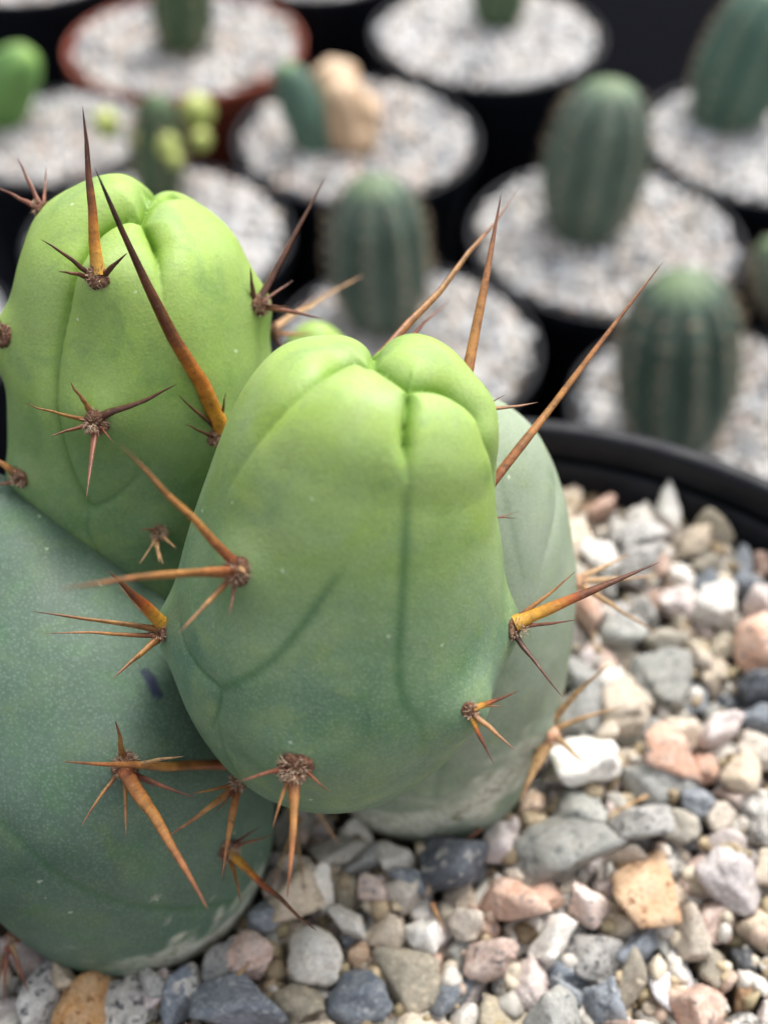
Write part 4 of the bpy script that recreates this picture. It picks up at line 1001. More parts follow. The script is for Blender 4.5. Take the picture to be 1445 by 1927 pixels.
REST = '''
17 0.34 1.26 3.71 0.03 0.99 -0.09 0.12 0.02 T
19 0.27 5.73 2.90 0.08 0.91 0.22 0.23 -0.28 W
4 0.43 4.18 -0.27 0.19 0.42 -0.27 -0.30 0.81 L
3 0.29 6.03 0.64 -0.06 0.34 0.90 0.24 -0.11 R
10 0.34 4.18 3.27 0.15 0.36 -0.51 -0.62 0.48 L
0 0.30 6.13 8.73 0.09 0.87 -0.46 0.10 0.15 O
9 0.32 6.30 10.54 -0.02 0.88 0.32 0.26 0.23 B
21 0.27 5.42 4.52 0.00 0.28 -0.07 -0.57 0.77 P
5 0.18 4.43 3.88 -0.08 0.95 -0.24 0.20 -0.01 P
19 0.20 -1.19 5.96 -0.32 0.92 -0.01 -0.21 0.35 L
3 0.23 -5.05 3.61 0.06 0.73 0.50 -0.45 0.10 R
17 0.16 -3.18 4.72 -0.39 0.99 -0.13 -0.06 -0.01 L
2 0.19 -2.88 0.52 -0.29 0.10 -0.18 -0.91 0.37 O
9 0.23 1.68 3.60 0.05 0.66 -0.07 0.72 -0.18 W
5 0.25 -5.00 3.77 -0.31 0.12 0.07 0.47 -0.87 L
2 0.19 -5.09 4.45 -0.37 0.01 0.40 -0.38 0.83 R
10 0.30 -5.23 5.04 -0.29 0.98 0.19 0.03 -0.04 R
1 0.24 -4.53 3.13 -0.30 0.39 -0.59 -0.71 -0.05 P
9 0.26 -4.54 3.70 -0.32 0.73 0.60 0.04 -0.33 R
1 0.29 -4.61 8.51 -0.33 0.27 -0.05 0.14 0.95 P
19 0.32 -4.29 9.05 -0.28 0.68 -0.44 0.12 0.58 W
13 0.30 -3.87 1.70 -0.32 0.20 0.02 -0.23 0.95 R
14 0.26 -3.81 2.20 -0.32 0.71 0.20 0.41 0.53 L
3 0.29 -3.66 3.03 -0.31 0.12 0.20 0.84 0.49 W
18 0.22 -3.99 3.69 -0.34 0.27 -0.11 0.60 -0.75 O
7 0.24 -3.55 4.32 -0.35 0.09 -0.84 -0.53 0.06 W
1 0.24 -3.79 9.14 -0.27 0.57 0.14 -0.05 0.81 P
2 0.23 -3.67 9.87 -0.35 0.21 -0.15 0.07 0.96 G
7 0.21 -3.25 0.91 -0.37 0.08 -0.98 -0.10 -0.13 R
3 0.28 -3.08 2.02 -0.32 0.43 -0.32 0.80 -0.27 W
6 0.30 -3.18 2.46 -0.24 0.20 -0.82 -0.29 0.45 R
8 0.25 -3.13 3.12 -0.35 0.16 -0.18 0.95 0.18 O
12 0.21 -2.93 3.75 -0.36 0.41 0.90 0.10 -0.13 L
7 0.19 -3.22 4.36 -0.37 0.38 -0.60 0.63 -0.33 W
21 0.26 -3.31 9.27 -0.22 0.38 -0.20 0.41 -0.81 T
6 0.24 -3.24 9.90 -0.31 0.28 -0.86 0.38 -0.18 W
12 0.30 -3.33 10.55 -0.29 0.62 -0.76 0.02 -0.18 W
8 0.24 -3.23 11.22 -0.28 0.35 0.58 0.32 -0.67 L
14 0.27 -2.53 0.59 -0.30 0.04 -1.00 -0.03 -0.07 S
18 0.27 -2.62 1.23 -0.29 0.49 -0.74 0.25 0.37 R
14 0.27 -2.62 1.79 -0.28 0.20 -0.30 -0.79 0.51 R
21 0.28 -2.42 2.47 -0.32 0.96 0.24 -0.12 -0.01 P
17 0.28 -2.48 3.10 -0.30 0.42 -0.06 -0.34 -0.84 W
11 0.24 -2.38 3.69 -0.31 0.59 0.73 0.23 -0.26 W
5 0.29 -2.57 8.99 -0.27 0.08 0.83 -0.27 0.48 S
19 0.28 -2.67 9.82 -0.32 0.15 0.68 -0.70 -0.16 W
11 0.27 -2.61 10.53 -0.23 0.62 -0.60 -0.41 -0.28 B
21 0.30 -2.43 11.23 -0.30 0.92 0.23 -0.01 0.33 W
15 0.28 -1.94 0.59 -0.33 0.65 -0.10 -0.04 0.75 S
1 0.27 -1.89 1.21 -0.15 0.15 -0.62 -0.52 -0.57 G
18 0.18 -2.01 1.74 -0.37 0.68 -0.68 -0.26 0.09 S
4 0.30 -1.67 2.51 -0.33 0.19 0.88 0.31 0.30 R
8 0.25 -1.81 3.06 -0.28 0.40 -0.53 0.14 0.73 O
14 0.23 -2.02 3.72 -0.34 0.20 -0.39 -0.20 0.88 W
15 0.17 -1.88 4.54 -0.38 0.73 -0.36 0.08 0.58 P
20 0.31 -1.84 8.60 -0.27 0.45 0.77 -0.37 0.26 T
5 0.26 -1.98 9.07 -0.31 0.26 -0.74 -0.51 0.36 L
2 0.27 -2.13 9.85 -0.33 0.03 0.87 0.45 -0.18 W
11 0.31 -2.06 10.47 -0.26 0.12 0.85 0.36 -0.36 L
13 0.29 -1.92 11.17 -0.30 0.25 0.91 -0.33 -0.01 S
17 0.29 -1.65 11.72 -0.26 0.41 -0.45 0.67 0.43 R
11 0.26 -1.35 0.10 -0.30 0.30 0.62 -0.44 -0.58 R
5 0.28 -1.23 0.62 -0.29 0.24 -0.75 -0.56 0.25 T
19 0.24 -1.29 1.13 -0.30 0.09 -0.51 0.05 -0.85 L
16 0.19 -1.32 1.73 -0.36 0.98 -0.02 -0.03 -0.21 W
9 0.28 -1.24 2.43 -0.31 0.47 0.09 0.59 0.65 W
8 0.18 -1.22 3.27 -0.39 0.85 0.08 0.16 0.49 R
21 0.24 -1.42 3.69 -0.29 0.20 -0.92 0.27 0.20 S
9 0.27 -1.26 7.53 -0.32 0.17 0.30 -0.89 0.29 R
18 0.26 -1.18 8.18 -0.32 0.41 -0.25 -0.63 0.61 L
17 0.26 -1.32 8.61 -0.27 0.05 -0.30 0.60 0.74 S
19 0.26 -1.50 9.37 -0.33 0.15 0.33 -0.92 -0.12 W
8 0.24 -1.31 10.02 -0.35 0.01 0.81 -0.54 -0.25 W
0 0.30 -1.45 10.50 -0.27 0.04 -0.37 -0.92 -0.10 L
17 0.28 -1.32 11.12 -0.25 0.23 -0.82 -0.07 -0.52 P
10 0.26 -1.21 11.82 -0.36 0.16 0.82 0.53 0.13 R
0 0.30 -1.38 12.48 -0.21 0.13 0.80 -0.51 -0.29 R
14 0.27 -0.80 0.09 -0.30 0.03 0.98 0.13 -0.17 T
4 0.24 -0.68 0.56 -0.33 0.40 0.82 -0.17 0.37 B
8 0.25 -0.78 1.06 -0.34 0.24 0.71 0.66 -0.04 W
4 0.26 -0.63 1.78 -0.27 0.01 0.52 0.16 -0.84 L
12 0.25 -0.79 2.62 -0.34 0.41 0.89 0.12 -0.12 P
16 0.22 -0.64 3.44 -0.34 0.23 -0.76 0.58 0.17 L
19 0.18 -0.80 3.79 -0.36 0.73 0.62 -0.05 -0.26 B
11 0.32 -0.70 9.99 -0.27 0.27 0.44 0.85 0.10 W
10 0.29 -0.83 10.39 -0.31 0.80 0.55 -0.16 0.16 P
1 0.26 -0.55 11.00 -0.14 0.81 0.32 -0.47 0.10 W
5 0.31 -0.67 11.68 -0.31 0.80 0.11 0.05 -0.58 S
14 0.22 -0.61 12.39 -0.35 0.12 -0.33 -0.36 0.86 P
11 0.27 -0.22 -0.75 -0.29 0.17 0.62 0.72 -0.26 G
11 0.29 -0.15 -0.04 -0.28 0.77 0.59 0.24 -0.07 R
9 0.26 -0.25 0.69 -0.27 0.63 -0.06 -0.77 -0.06 P
3 0.27 -0.23 1.29 -0.33 0.90 -0.17 0.03 -0.40 R
7 0.27 0.05 1.88 -0.32 0.01 -0.93 0.20 -0.31 S
4 0.18 -0.07 2.46 -0.40 0.85 0.07 0.01 0.53 L
16 0.18 -0.12 3.22 -0.37 0.63 -0.21 -0.20 0.72 W
19 0.17 -0.12 3.64 -0.38 0.24 0.75 -0.61 -0.05 P
5 0.20 0.01 9.73 -0.37 0.94 0.09 0.06 -0.32 W
10 0.25 -0.14 10.41 -0.27 0.77 -0.17 0.35 0.51 R
5 0.29 0.05 11.13 -0.29 0.18 0.14 0.91 0.35 R
3 0.29 0.05 11.64 -0.32 0.08 -0.61 -0.60 0.50 G
2 0.25 0.05 12.31 -0.30 0.02 0.98 -0.11 0.19 R
17 0.27 0.41 -0.58 -0.25 0.42 -0.79 -0.44 0.09 P
9 0.30 0.37 -0.14 -0.30 0.25 -0.91 -0.30 -0.18 W
15 0.29 0.36 0.59 -0.27 0.37 0.91 -0.08 -0.17 P
21 0.28 0.59 1.15 -0.30 0.01 0.10 0.10 0.99 T
15 0.26 0.51 1.80 -0.30 0.17 -0.49 -0.32 0.79 P
17 0.29 0.45 2.35 -0.31 0.02 -0.06 -0.09 -0.99 W
10 0.25 0.58 3.38 -0.34 0.65 0.46 0.28 0.53 B
13 0.28 0.38 3.71 -0.25 0.68 0.56 0.45 -0.18 W
1 0.27 0.49 10.15 -0.34 0.30 -0.09 0.07 0.95 O
3 0.32 0.47 10.93 -0.28 0.10 -0.71 -0.69 0.10 G
17 0.25 0.59 11.68 -0.29 0.51 0.41 0.75 -0.12 P
21 0.23 0.58 12.47 -0.29 0.13 -0.68 0.19 0.69 L
0 0.28 0.71 13.04 -0.29 0.02 -0.06 1.00 -0.03 L
8 0.25 1.20 -1.00 -0.34 0.59 0.16 -0.06 -0.79 R
7 0.32 1.11 -0.08 -0.31 0.14 -0.78 -0.61 -0.05 S
6 0.27 1.16 0.60 -0.31 0.24 0.37 0.18 -0.88 L
12 0.30 1.07 1.24 -0.30 0.82 0.07 0.01 -0.56 W
13 0.25 1.01 1.69 -0.36 0.03 0.08 0.28 -0.95 O
4 0.27 1.24 2.42 -0.36 0.97 0.06 -0.09 0.20 T
12 0.30 1.12 2.86 -0.29 0.50 -0.69 0.30 -0.43 R
2 0.28 1.11 3.52 -0.32 0.60 -0.46 0.10 -0.64 W
1 0.25 1.11 10.59 -0.35 0.20 -0.52 -0.83 0.05 P
15 0.25 1.21 11.26 -0.34 0.14 -0.05 -0.99 -0.07 S
6 0.28 1.00 11.87 -0.32 0.03 0.56 0.82 -0.07 P
19 0.26 1.13 12.34 -0.34 0.09 0.37 0.90 0.21 R
4 0.26 1.14 13.15 -0.33 0.23 -0.72 0.66 -0.04 L
15 0.27 1.82 -0.65 -0.30 0.17 0.77 0.61 -0.12 P
6 0.17 1.88 0.14 -0.37 0.08 0.43 -0.79 -0.43 R
7 0.32 2.00 0.61 -0.31 0.16 -0.97 0.16 -0.12 L
7 0.26 1.90 1.22 -0.32 0.63 0.11 -0.51 -0.58 R
21 0.31 1.77 1.80 -0.25 0.24 -0.73 0.64 0.00 W
6 0.27 1.74 2.42 -0.30 0.19 0.42 -0.78 -0.41 W
1 0.20 1.77 2.97 -0.38 0.27 -0.05 0.14 0.95 R
4 0.32 1.68 3.81 -0.29 0.26 0.43 -0.71 -0.50 R
9 0.31 1.67 9.91 -0.29 0.66 0.60 -0.07 -0.45 T
8 0.30 1.76 10.55 -0.32 0.19 0.94 0.25 -0.11 R
17 0.27 1.83 11.11 -0.31 0.01 0.97 0.21 -0.14 W
19 0.26 1.88 11.85 -0.31 0.06 0.90 0.28 0.33 W
19 0.27 1.76 12.56 -0.29 0.34 0.68 -0.57 -0.32 W
2 0.27 1.80 12.99 -0.28 0.22 -0.74 0.08 -0.64 G
8 0.30 2.50 -0.66 -0.22 0.43 -0.55 -0.02 0.72 R
6 0.27 2.37 -0.31 -0.29 0.64 -0.27 -0.30 -0.66 P
15 0.27 2.49 0.64 -0.34 0.23 -0.57 -0.78 -0.02 P
7 0.25 2.49 1.29 -0.35 0.14 -0.99 -0.01 -0.09 T
20 0.19 2.38 2.02 -0.39 0.90 -0.13 -0.12 -0.39 W
12 0.28 2.37 2.52 -0.26 0.58 -0.47 -0.61 -0.24 P
10 0.28 2.38 3.02 -0.28 0.29 -0.69 -0.11 0.66 P
2 0.31 2.41 3.53 -0.30 0.59 -0.47 0.05 -0.65 R
16 0.21 2.45 6.82 -0.35 0.24 0.90 0.37 -0.08 R
5 0.25 2.35 8.73 -0.31 0.32 -0.92 -0.19 0.13 L
13 0.32 2.08 9.23 -0.32 0.94 -0.24 0.07 -0.23 S
7 0.30 2.49 9.89 -0.32 0.08 -0.98 -0.09 -0.13 P
20 0.18 2.37 10.46 -0.39 0.80 0.04 -0.17 0.57 L
4 0.31 2.30 11.22 -0.27 0.44 0.86 0.23 -0.09 W
11 0.29 2.37 11.85 -0.25 0.15 0.86 -0.03 0.48 W
20 0.32 2.27 12.60 -0.30 0.03 0.52 0.80 0.29 O
8 0.25 2.48 13.03 -0.35 0.26 0.76 0.59 -0.07 G
9 0.29 3.00 -0.84 -0.29 0.57 0.14 0.63 0.51 R
13 0.26 3.02 -0.26 -0.27 0.70 0.22 0.30 0.61 L
15 0.29 2.97 0.65 -0.28 0.58 -0.71 -0.39 -0.09 S
16 0.30 3.13 1.40 -0.25 0.60 -0.24 0.75 -0.13 L
7 0.21 3.03 1.92 -0.37 0.02 0.83 -0.54 0.14 P
16 0.27 3.11 2.35 -0.28 0.89 -0.10 -0.45 -0.01 S
4 0.25 3.03 3.20 -0.35 0.08 -0.73 0.67 -0.06 R
3 0.23 3.11 3.64 -0.35 0.31 -0.01 0.86 -0.41 L
0 0.21 3.11 4.25 -0.36 0.67 -0.63 0.40 0.01 L
1 0.28 2.99 11.20 -0.33 0.15 -0.96 0.15 -0.15 R
5 0.32 2.83 11.84 -0.24 0.44 -0.47 -0.74 -0.20 B
10 0.18 3.03 13.10 -0.38 0.82 0.54 -0.03 0.18 R
11 0.25 3.73 -0.68 -0.31 0.00 -0.94 -0.20 0.26 T
18 0.30 3.59 -0.08 -0.28 0.51 0.38 -0.17 -0.76 W
19 0.29 3.40 0.41 -0.31 0.04 0.20 -0.95 -0.22 R
6 0.30 3.55 1.02 -0.27 0.39 0.63 0.64 0.19 L
5 0.25 3.63 1.72 -0.33 0.95 -0.15 0.27 -0.02 R
5 0.32 3.63 2.48 -0.23 0.22 -0.48 -0.66 -0.54 W
8 0.28 3.73 3.13 -0.30 0.39 -0.76 -0.52 0.00 R
2 0.29 3.83 3.55 -0.29 0.06 0.39 0.66 -0.64 R
3 0.24 3.56 6.15 -0.26 0.68 0.36 -0.63 -0.08 S
0 0.28 3.60 8.82 -0.31 0.64 -0.35 0.64 -0.23 P
0 0.24 4.31 -0.24 -0.32 0.04 0.08 1.00 -0.02 S
10 0.26 4.18 0.58 -0.35 0.18 0.52 -0.81 -0.21 W
7 0.26 4.23 1.10 -0.34 0.42 -0.08 -0.27 -0.86 T
19 0.28 4.33 1.72 -0.32 0.21 0.82 0.52 0.12 W
18 0.27 4.19 2.44 -0.31 0.38 -0.04 0.45 0.81 S
7 0.29 4.27 2.98 -0.26 0.63 -0.35 -0.21 -0.66 S
5 0.30 4.24 3.54 -0.27 0.44 -0.43 -0.13 0.77 O
12 0.26 4.30 7.99 -0.28 0.71 0.02 0.63 0.32 S
13 0.24 4.24 9.31 -0.28 0.42 -0.45 0.67 0.41 W
11 0.30 4.31 11.66 -0.28 0.95 -0.10 -0.09 -0.27 P
16 0.30 5.02 0.03 -0.25 0.75 0.25 -0.43 0.44 L
1 0.31 4.57 0.39 -0.28 0.19 0.41 -0.89 0.03 R
19 0.28 4.73 1.07 -0.28 0.93 -0.32 0.12 -0.10 L
3 0.19 5.06 1.75 -0.38 0.50 -0.76 0.40 0.07 R
13 0.26 4.92 2.40 -0.32 0.17 0.93 -0.30 -0.10 W
11 0.29 4.87 2.87 -0.22 0.00 -0.67 0.61 -0.42 W
21 0.32 4.90 3.79 -0.24 0.22 -0.76 -0.59 0.11 L
17 0.20 5.65 0.51 -0.32 0.32 -0.80 0.25 -0.46 L
17 0.27 5.34 0.91 -0.32 0.02 0.97 -0.21 -0.15 T
7 0.29 5.62 1.74 -0.32 0.90 0.16 0.10 -0.39 W
20 0.29 5.73 2.58 -0.30 0.37 -0.18 0.88 -0.24 P
17 0.28 5.36 3.12 -0.31 0.49 0.15 0.06 0.86 R
12 0.29 5.40 3.83 -0.26 0.43 -0.39 -0.80 -0.13 G
19 0.20 5.63 4.30 -0.35 0.83 -0.32 -0.04 0.46 R
19 0.25 5.54 4.87 -0.29 0.22 0.51 -0.29 0.78 P
20 0.19 5.55 5.60 -0.38 0.04 -0.06 -0.95 -0.30 L
2 0.27 5.54 6.13 -0.27 0.14 -0.92 -0.27 -0.26 S
9 0.25 5.49 6.79 -0.32 0.60 0.65 -0.02 -0.47 T
8 0.26 5.72 8.21 -0.31 0.15 -0.32 0.81 0.47 R
14 0.17 6.24 0.63 -0.38 0.88 -0.41 0.10 0.19 L
0 0.31 5.98 1.22 -0.27 0.05 -0.95 0.29 0.06 O
9 0.17 6.05 1.83 -0.38 0.25 -0.23 -0.07 0.94 O
3 0.28 6.20 2.61 -0.28 0.30 0.23 0.60 0.70 S
17 0.27 6.25 3.09 -0.26 0.51 -0.27 0.70 0.42 W
10 0.31 6.24 3.53 -0.27 0.05 -0.37 -0.60 0.70 W
20 0.24 6.16 4.21 -0.29 0.69 -0.10 -0.54 -0.47 R
9 0.18 6.18 4.91 -0.34 0.56 0.68 0.30 -0.37 W
4 0.31 6.15 5.60 -0.32 0.02 -0.45 -0.83 -0.34 T
20 0.28 6.17 6.26 -0.31 0.02 0.83 0.39 0.39 L
20 0.25 6.12 6.77 -0.35 0.97 -0.07 -0.14 0.17 R
6 0.28 6.12 7.47 -0.27 0.58 0.12 0.80 0.09 W
12 0.26 6.20 8.00 -0.30 0.38 -0.04 -0.74 0.56 W
6 0.23 6.33 8.61 -0.32 0.57 0.05 0.53 -0.63 W
20 0.31 6.20 9.34 -0.29 0.44 0.24 -0.53 -0.68 P
0 0.27 6.17 9.83 -0.29 0.08 0.96 -0.28 0.04 T
21 0.28 6.83 1.24 -0.24 0.23 0.90 0.32 0.18 S
15 0.31 6.79 1.87 -0.29 0.12 -0.08 0.99 -0.00 G
1 0.22 6.80 2.41 -0.36 0.14 -0.34 -0.93 0.00 W
15 0.17 6.80 3.14 -0.37 0.48 0.14 0.36 -0.79 L
2 0.26 6.83 3.62 -0.34 0.88 -0.32 -0.32 0.17 L
0 0.30 6.90 4.41 -0.28 0.70 -0.38 0.56 -0.22 W
2 0.32 6.66 4.87 -0.29 0.12 -0.99 0.06 0.05 P
21 0.26 6.79 5.31 -0.30 0.17 -0.68 0.71 -0.09 W
19 0.25 6.67 6.29 -0.32 0.00 0.35 0.16 -0.92 P
17 0.30 6.99 6.86 -0.22 0.67 -0.53 -0.44 -0.27 W
3 0.31 6.96 7.48 -0.29 0.17 -0.03 0.31 -0.93 G
18 0.26 6.99 8.10 -0.26 0.52 0.75 0.09 0.39 G
3 0.24 6.87 8.82 -0.30 0.27 -0.84 -0.44 -0.18 S
21 0.29 6.86 9.30 -0.29 0.99 0.03 0.03 0.14 R
20 0.27 6.79 9.96 -0.24 0.41 -0.46 0.58 0.53 P
21 0.31 6.82 10.60 -0.18 0.30 0.62 -0.11 0.72 G
14 0.18 6.79 11.20 -0.35 0.40 -0.30 0.59 0.63 R
1 0.29 7.29 1.90 -0.16 0.57 -0.03 -0.82 0.06 W
19 0.28 7.60 2.54 -0.30 0.15 0.30 0.25 -0.91 P
8 0.26 7.45 3.11 -0.31 0.06 -0.22 0.31 -0.92 L
0 0.22 7.35 3.74 -0.31 0.27 -0.28 0.15 0.91 R
5 0.30 7.34 4.49 -0.19 0.32 0.55 0.24 -0.73 G
20 0.19 7.34 4.87 -0.37 0.24 0.49 -0.76 -0.35 L
16 0.30 7.27 5.50 -0.23 0.31 -0.31 -0.59 -0.67 R
11 0.30 7.53 6.19 -0.25 0.05 0.40 0.36 -0.84 R
9 0.29 7.49 6.81 -0.26 0.61 -0.09 0.56 -0.56 R
3 0.27 7.40 7.41 -0.33 0.46 -0.41 0.76 -0.22 W
21 0.26 7.48 8.02 -0.33 0.29 0.19 0.20 0.92 W
12 0.26 7.33 8.80 -0.29 0.02 0.26 -0.95 0.17 W
20 0.30 7.39 9.22 -0.33 0.18 0.15 -0.07 0.97 W
18 0.26 7.53 9.93 -0.32 0.06 -0.23 -0.34 0.91 W
5 0.29 8.23 3.26 -0.27 0.62 0.20 0.32 -0.69 T
16 0.27 8.04 3.75 -0.28 0.49 0.01 0.27 0.83 W
0 0.25 8.14 4.48 -0.33 0.67 0.44 -0.54 -0.24 P
3 0.30 8.05 4.91 -0.30 0.63 0.75 0.20 0.09 W
7 0.31 7.84 5.52 -0.32 0.89 0.28 0.16 0.31 L
18 0.23 7.96 6.19 -0.29 0.29 -0.75 -0.07 -0.60 W
2 0.21 8.14 6.87 -0.36 0.01 -0.96 0.23 0.17 G
15 0.31 8.27 7.32 -0.31 0.77 -0.11 -0.02 0.62 T
0 0.22 8.25 7.89 -0.34 0.18 -0.05 -0.93 -0.30 B
2 0.28 8.05 8.50 -0.31 0.10 0.82 0.57 0.01 R
4 0.26 8.56 5.04 -0.33 0.20 -0.12 -0.82 -0.52 P
7 0.23 8.59 5.39 -0.33 0.19 0.71 0.66 -0.13 T
5 0.27 8.56 6.02 -0.33 0.95 0.09 0.08 -0.27 W
1 0.22 8.62 6.81 -0.36 0.11 0.18 -0.96 0.17 R
13 0.26 8.70 7.29 -0.29 0.15 0.33 -0.47 0.80 W
4 0.28 -5.07 4.14 -0.33 0.09 -0.98 0.19 0.01 R
11 0.23 -5.33 4.63 -0.30 0.72 -0.08 0.45 -0.52 L
9 0.20 -5.22 5.43 -0.36 0.77 0.59 0.11 -0.23 B
21 0.16 -5.07 8.33 -0.39 0.95 0.23 -0.01 0.18 L
3 0.31 -4.45 2.62 -0.26 0.94 0.08 0.23 -0.24 R
17 0.26 -4.86 3.42 -0.23 0.43 -0.75 -0.06 0.51 W
13 0.23 -4.65 4.04 -0.21 0.16 0.08 -0.93 0.31 G
2 0.30 -4.82 9.01 -0.25 0.06 0.42 -0.16 -0.89 R
3 0.16 -4.50 9.68 -0.39 0.98 -0.09 -0.04 0.16 T
7 0.23 -3.73 1.41 -0.07 0.04 0.55 0.01 0.83 W
18 0.25 -4.20 2.03 -0.27 0.30 -0.24 0.10 -0.92 W
21 0.30 -3.95 2.63 -0.23 0.66 0.45 -0.53 -0.28 B
14 0.30 -4.13 3.27 -0.29 0.25 -0.49 0.83 -0.02 O
15 0.28 -4.00 4.14 -0.26 0.17 -0.39 -0.49 -0.76 W
13 0.23 -3.97 9.47 -0.29 0.84 0.53 0.08 -0.04 R
3 0.25 -4.01 10.22 -0.34 0.96 -0.24 -0.03 -0.14 G
7 0.21 -3.46 1.11 -0.31 0.37 0.90 0.23 0.02 P
6 0.28 -3.36 1.60 -0.27 0.53 -0.60 0.15 -0.58 T
17 0.27 -3.44 2.11 -0.08 0.10 -0.68 -0.62 -0.39 R
20 0.23 -3.25 2.82 -0.34 0.02 -0.15 0.73 0.67 T
13 0.25 -3.26 3.63 -0.30 0.81 -0.35 -0.45 0.13 W
4 0.23 -3.31 3.99 -0.38 0.99 0.03 -0.10 -0.04 L
12 0.28 -3.54 9.54 -0.26 0.51 0.11 -0.84 -0.15 R
15 0.21 -3.58 10.24 -0.37 0.23 -0.43 -0.87 0.04 R
17 0.27 -3.56 10.96 -0.20 0.87 0.13 0.46 0.08 P
0 0.20 -2.77 0.94 -0.34 0.13 -0.84 0.51 0.16 W
14 0.26 -2.98 1.65 -0.31 0.12 0.23 -0.21 0.94 R
19 0.26 -2.55 2.18 -0.04 0.37 0.44 0.53 -0.63 P
9 0.22 -2.90 2.71 -0.33 0.82 -0.11 -0.28 0.48 P
12 0.27 -2.81 3.44 -0.29 0.03 0.21 -0.91 0.36 W
20 0.18 -2.71 3.93 -0.32 0.01 0.46 0.17 -0.87 P
8 0.24 -2.85 9.38 -0.32 0.04 0.99 0.09 -0.03 W
17 0.29 -2.94 10.18 -0.20 0.23 -0.14 0.87 -0.41 P
8 0.29 -2.88 10.97 -0.27 0.34 -0.30 -0.73 0.52 G
11 0.28 -2.48 11.85 -0.27 0.49 -0.28 -0.52 0.65 R
11 0.21 -2.35 0.26 -0.33 0.18 -0.73 -0.49 0.43 O
3 0.30 -2.27 0.95 -0.31 0.24 0.12 0.85 -0.45 T
2 0.21 -1.95 1.69 -0.09 0.79 -0.06 -0.59 0.15 P
11 0.28 -1.99 2.46 -0.07 0.23 -0.22 0.94 -0.15 G
20 0.27 -2.17 2.90 -0.29 0.16 -0.51 0.67 -0.52 S
1 0.28 -1.97 3.38 -0.25 0.25 0.32 0.46 -0.79 P
21 0.27 -2.34 4.08 -0.23 0.52 -0.18 -0.80 -0.23 P
19 0.20 -2.30 8.70 -0.32 0.29 -0.04 -0.74 0.61 R
16 0.26 -2.33 9.43 -0.29 0.18 -0.08 0.26 0.94 W
19 0.30 -2.43 10.16 -0.03 0.15 -0.49 0.49 -0.70 R
9 0.30 -2.29 10.82 -0.03 0.22 -0.08 -0.86 0.46 P
19 0.31 -2.06 11.51 -0.03 0.14 -0.34 0.64 0.68 G
2 0.23 -2.07 11.82 -0.33 0.24 -0.61 -0.41 0.63 G
8 0.29 -1.62 -0.18 -0.21 0.75 0.21 -0.59 0.20 T
2 0.22 -1.59 0.48 -0.34 0.33 -0.54 -0.42 0.65 S
11 0.25 -1.52 0.92 -0.06 0.96 0.22 0.09 0.13 G
19 0.31 -1.58 1.52 -0.17 0.57 0.18 0.54 -0.59 G
14 0.23 -1.45 2.09 -0.33 0.44 0.04 0.53 0.72 P
7 0.27 -1.46 2.95 -0.32 0.06 0.86 -0.41 0.31 R
9 0.32 -1.11 3.53 0.02 0.71 0.04 -0.06 -0.70 P
20 0.19 -1.65 5.35 -0.38 0.12 0.10 0.44 0.88 P
4 0.19 -1.47 7.82 -0.39 0.13 0.98 -0.01 0.14 W
12 0.26 -1.58 8.23 -0.16 0.44 0.20 0.82 0.31 R
2 0.15 -1.69 8.94 -0.40 0.98 0.02 0.14 0.14 P
16 0.31 -1.52 9.75 -0.06 0.90 -0.17 0.38 0.13 S
10 0.29 -1.69 10.10 -0.29 0.27 0.59 0.32 0.69 W
1 0.16 -1.56 10.85 -0.35 0.26 -0.90 0.01 -0.35 R
15 0.25 -1.25 11.48 -0.15 0.08 -0.09 -0.42 -0.90 R
9 0.22 -1.48 12.09 -0.30 0.09 0.16 0.27 0.95 L
16 0.28 -1.12 -0.45 -0.28 0.83 -0.45 0.14 -0.30 P
6 0.15 -0.95 0.35 -0.37 0.05 0.40 -0.48 0.78 L
15 0.31 -1.00 0.84 -0.03 0.14 -0.09 -0.93 0.32 R
0 0.24 -0.97 1.70 -0.34 0.44 -0.45 -0.68 0.38 T
20 0.25 -0.94 2.13 -0.34 0.21 0.26 -0.93 -0.17 W
18 0.23 -0.94 3.01 -0.34 0.90 -0.34 -0.10 0.28 P
15 0.24 -1.05 3.60 -0.35 0.18 -0.86 -0.48 -0.04 G
12 0.17 -1.02 4.72 -0.38 0.56 -0.48 -0.57 0.36 T
16 0.20 -1.08 9.76 -0.33 0.49 0.59 -0.46 0.45 L
4 0.30 -1.08 10.77 -0.30 0.62 0.74 0.23 -0.02 P
15 0.31 -0.94 11.18 -0.24 0.05 -0.73 -0.26 0.63 R
2 0.20 -0.95 12.05 -0.36 0.10 -0.55 -0.78 0.27 L
2 0.31 -0.94 12.64 -0.25 0.58 -0.26 -0.72 0.26 S
21 0.27 -0.68 -0.66 -0.28 0.44 0.22 0.78 0.39 L
17 0.28 -0.61 -0.22 -0.09 0.84 -0.51 0.17 -0.09 P
3 0.27 -0.39 0.28 -0.24 0.48 0.42 0.77 -0.01 W
8 0.30 -0.54 1.15 -0.07 0.04 0.23 0.94 -0.25 W
8 0.20 -0.37 1.69 -0.34 0.50 -0.55 -0.57 0.35 L
8 0.23 -0.32 2.14 -0.35 0.89 0.02 -0.01 0.46 S
5 0.32 -0.25 2.79 -0.23 0.20 -0.00 0.80 -0.56 O
19 0.27 -0.33 3.87 -0.26 0.19 0.33 -0.80 0.46 G
0 0.19 -0.51 4.18 -0.35 0.25 0.79 0.28 0.48 R
17 0.16 -0.34 4.59 -0.39 0.51 -0.11 0.09 -0.85 L
13 0.23 -0.23 10.09 -0.34 0.09 0.06 0.98 0.18 P
0 0.23 -0.23 10.74 -0.34 0.15 -0.58 -0.45 0.66 L
8 0.24 -0.26 11.47 -0.28 0.26 0.38 0.65 -0.60 B
4 0.17 -0.36 12.10 -0.41 0.06 -0.10 -0.01 -0.99 B
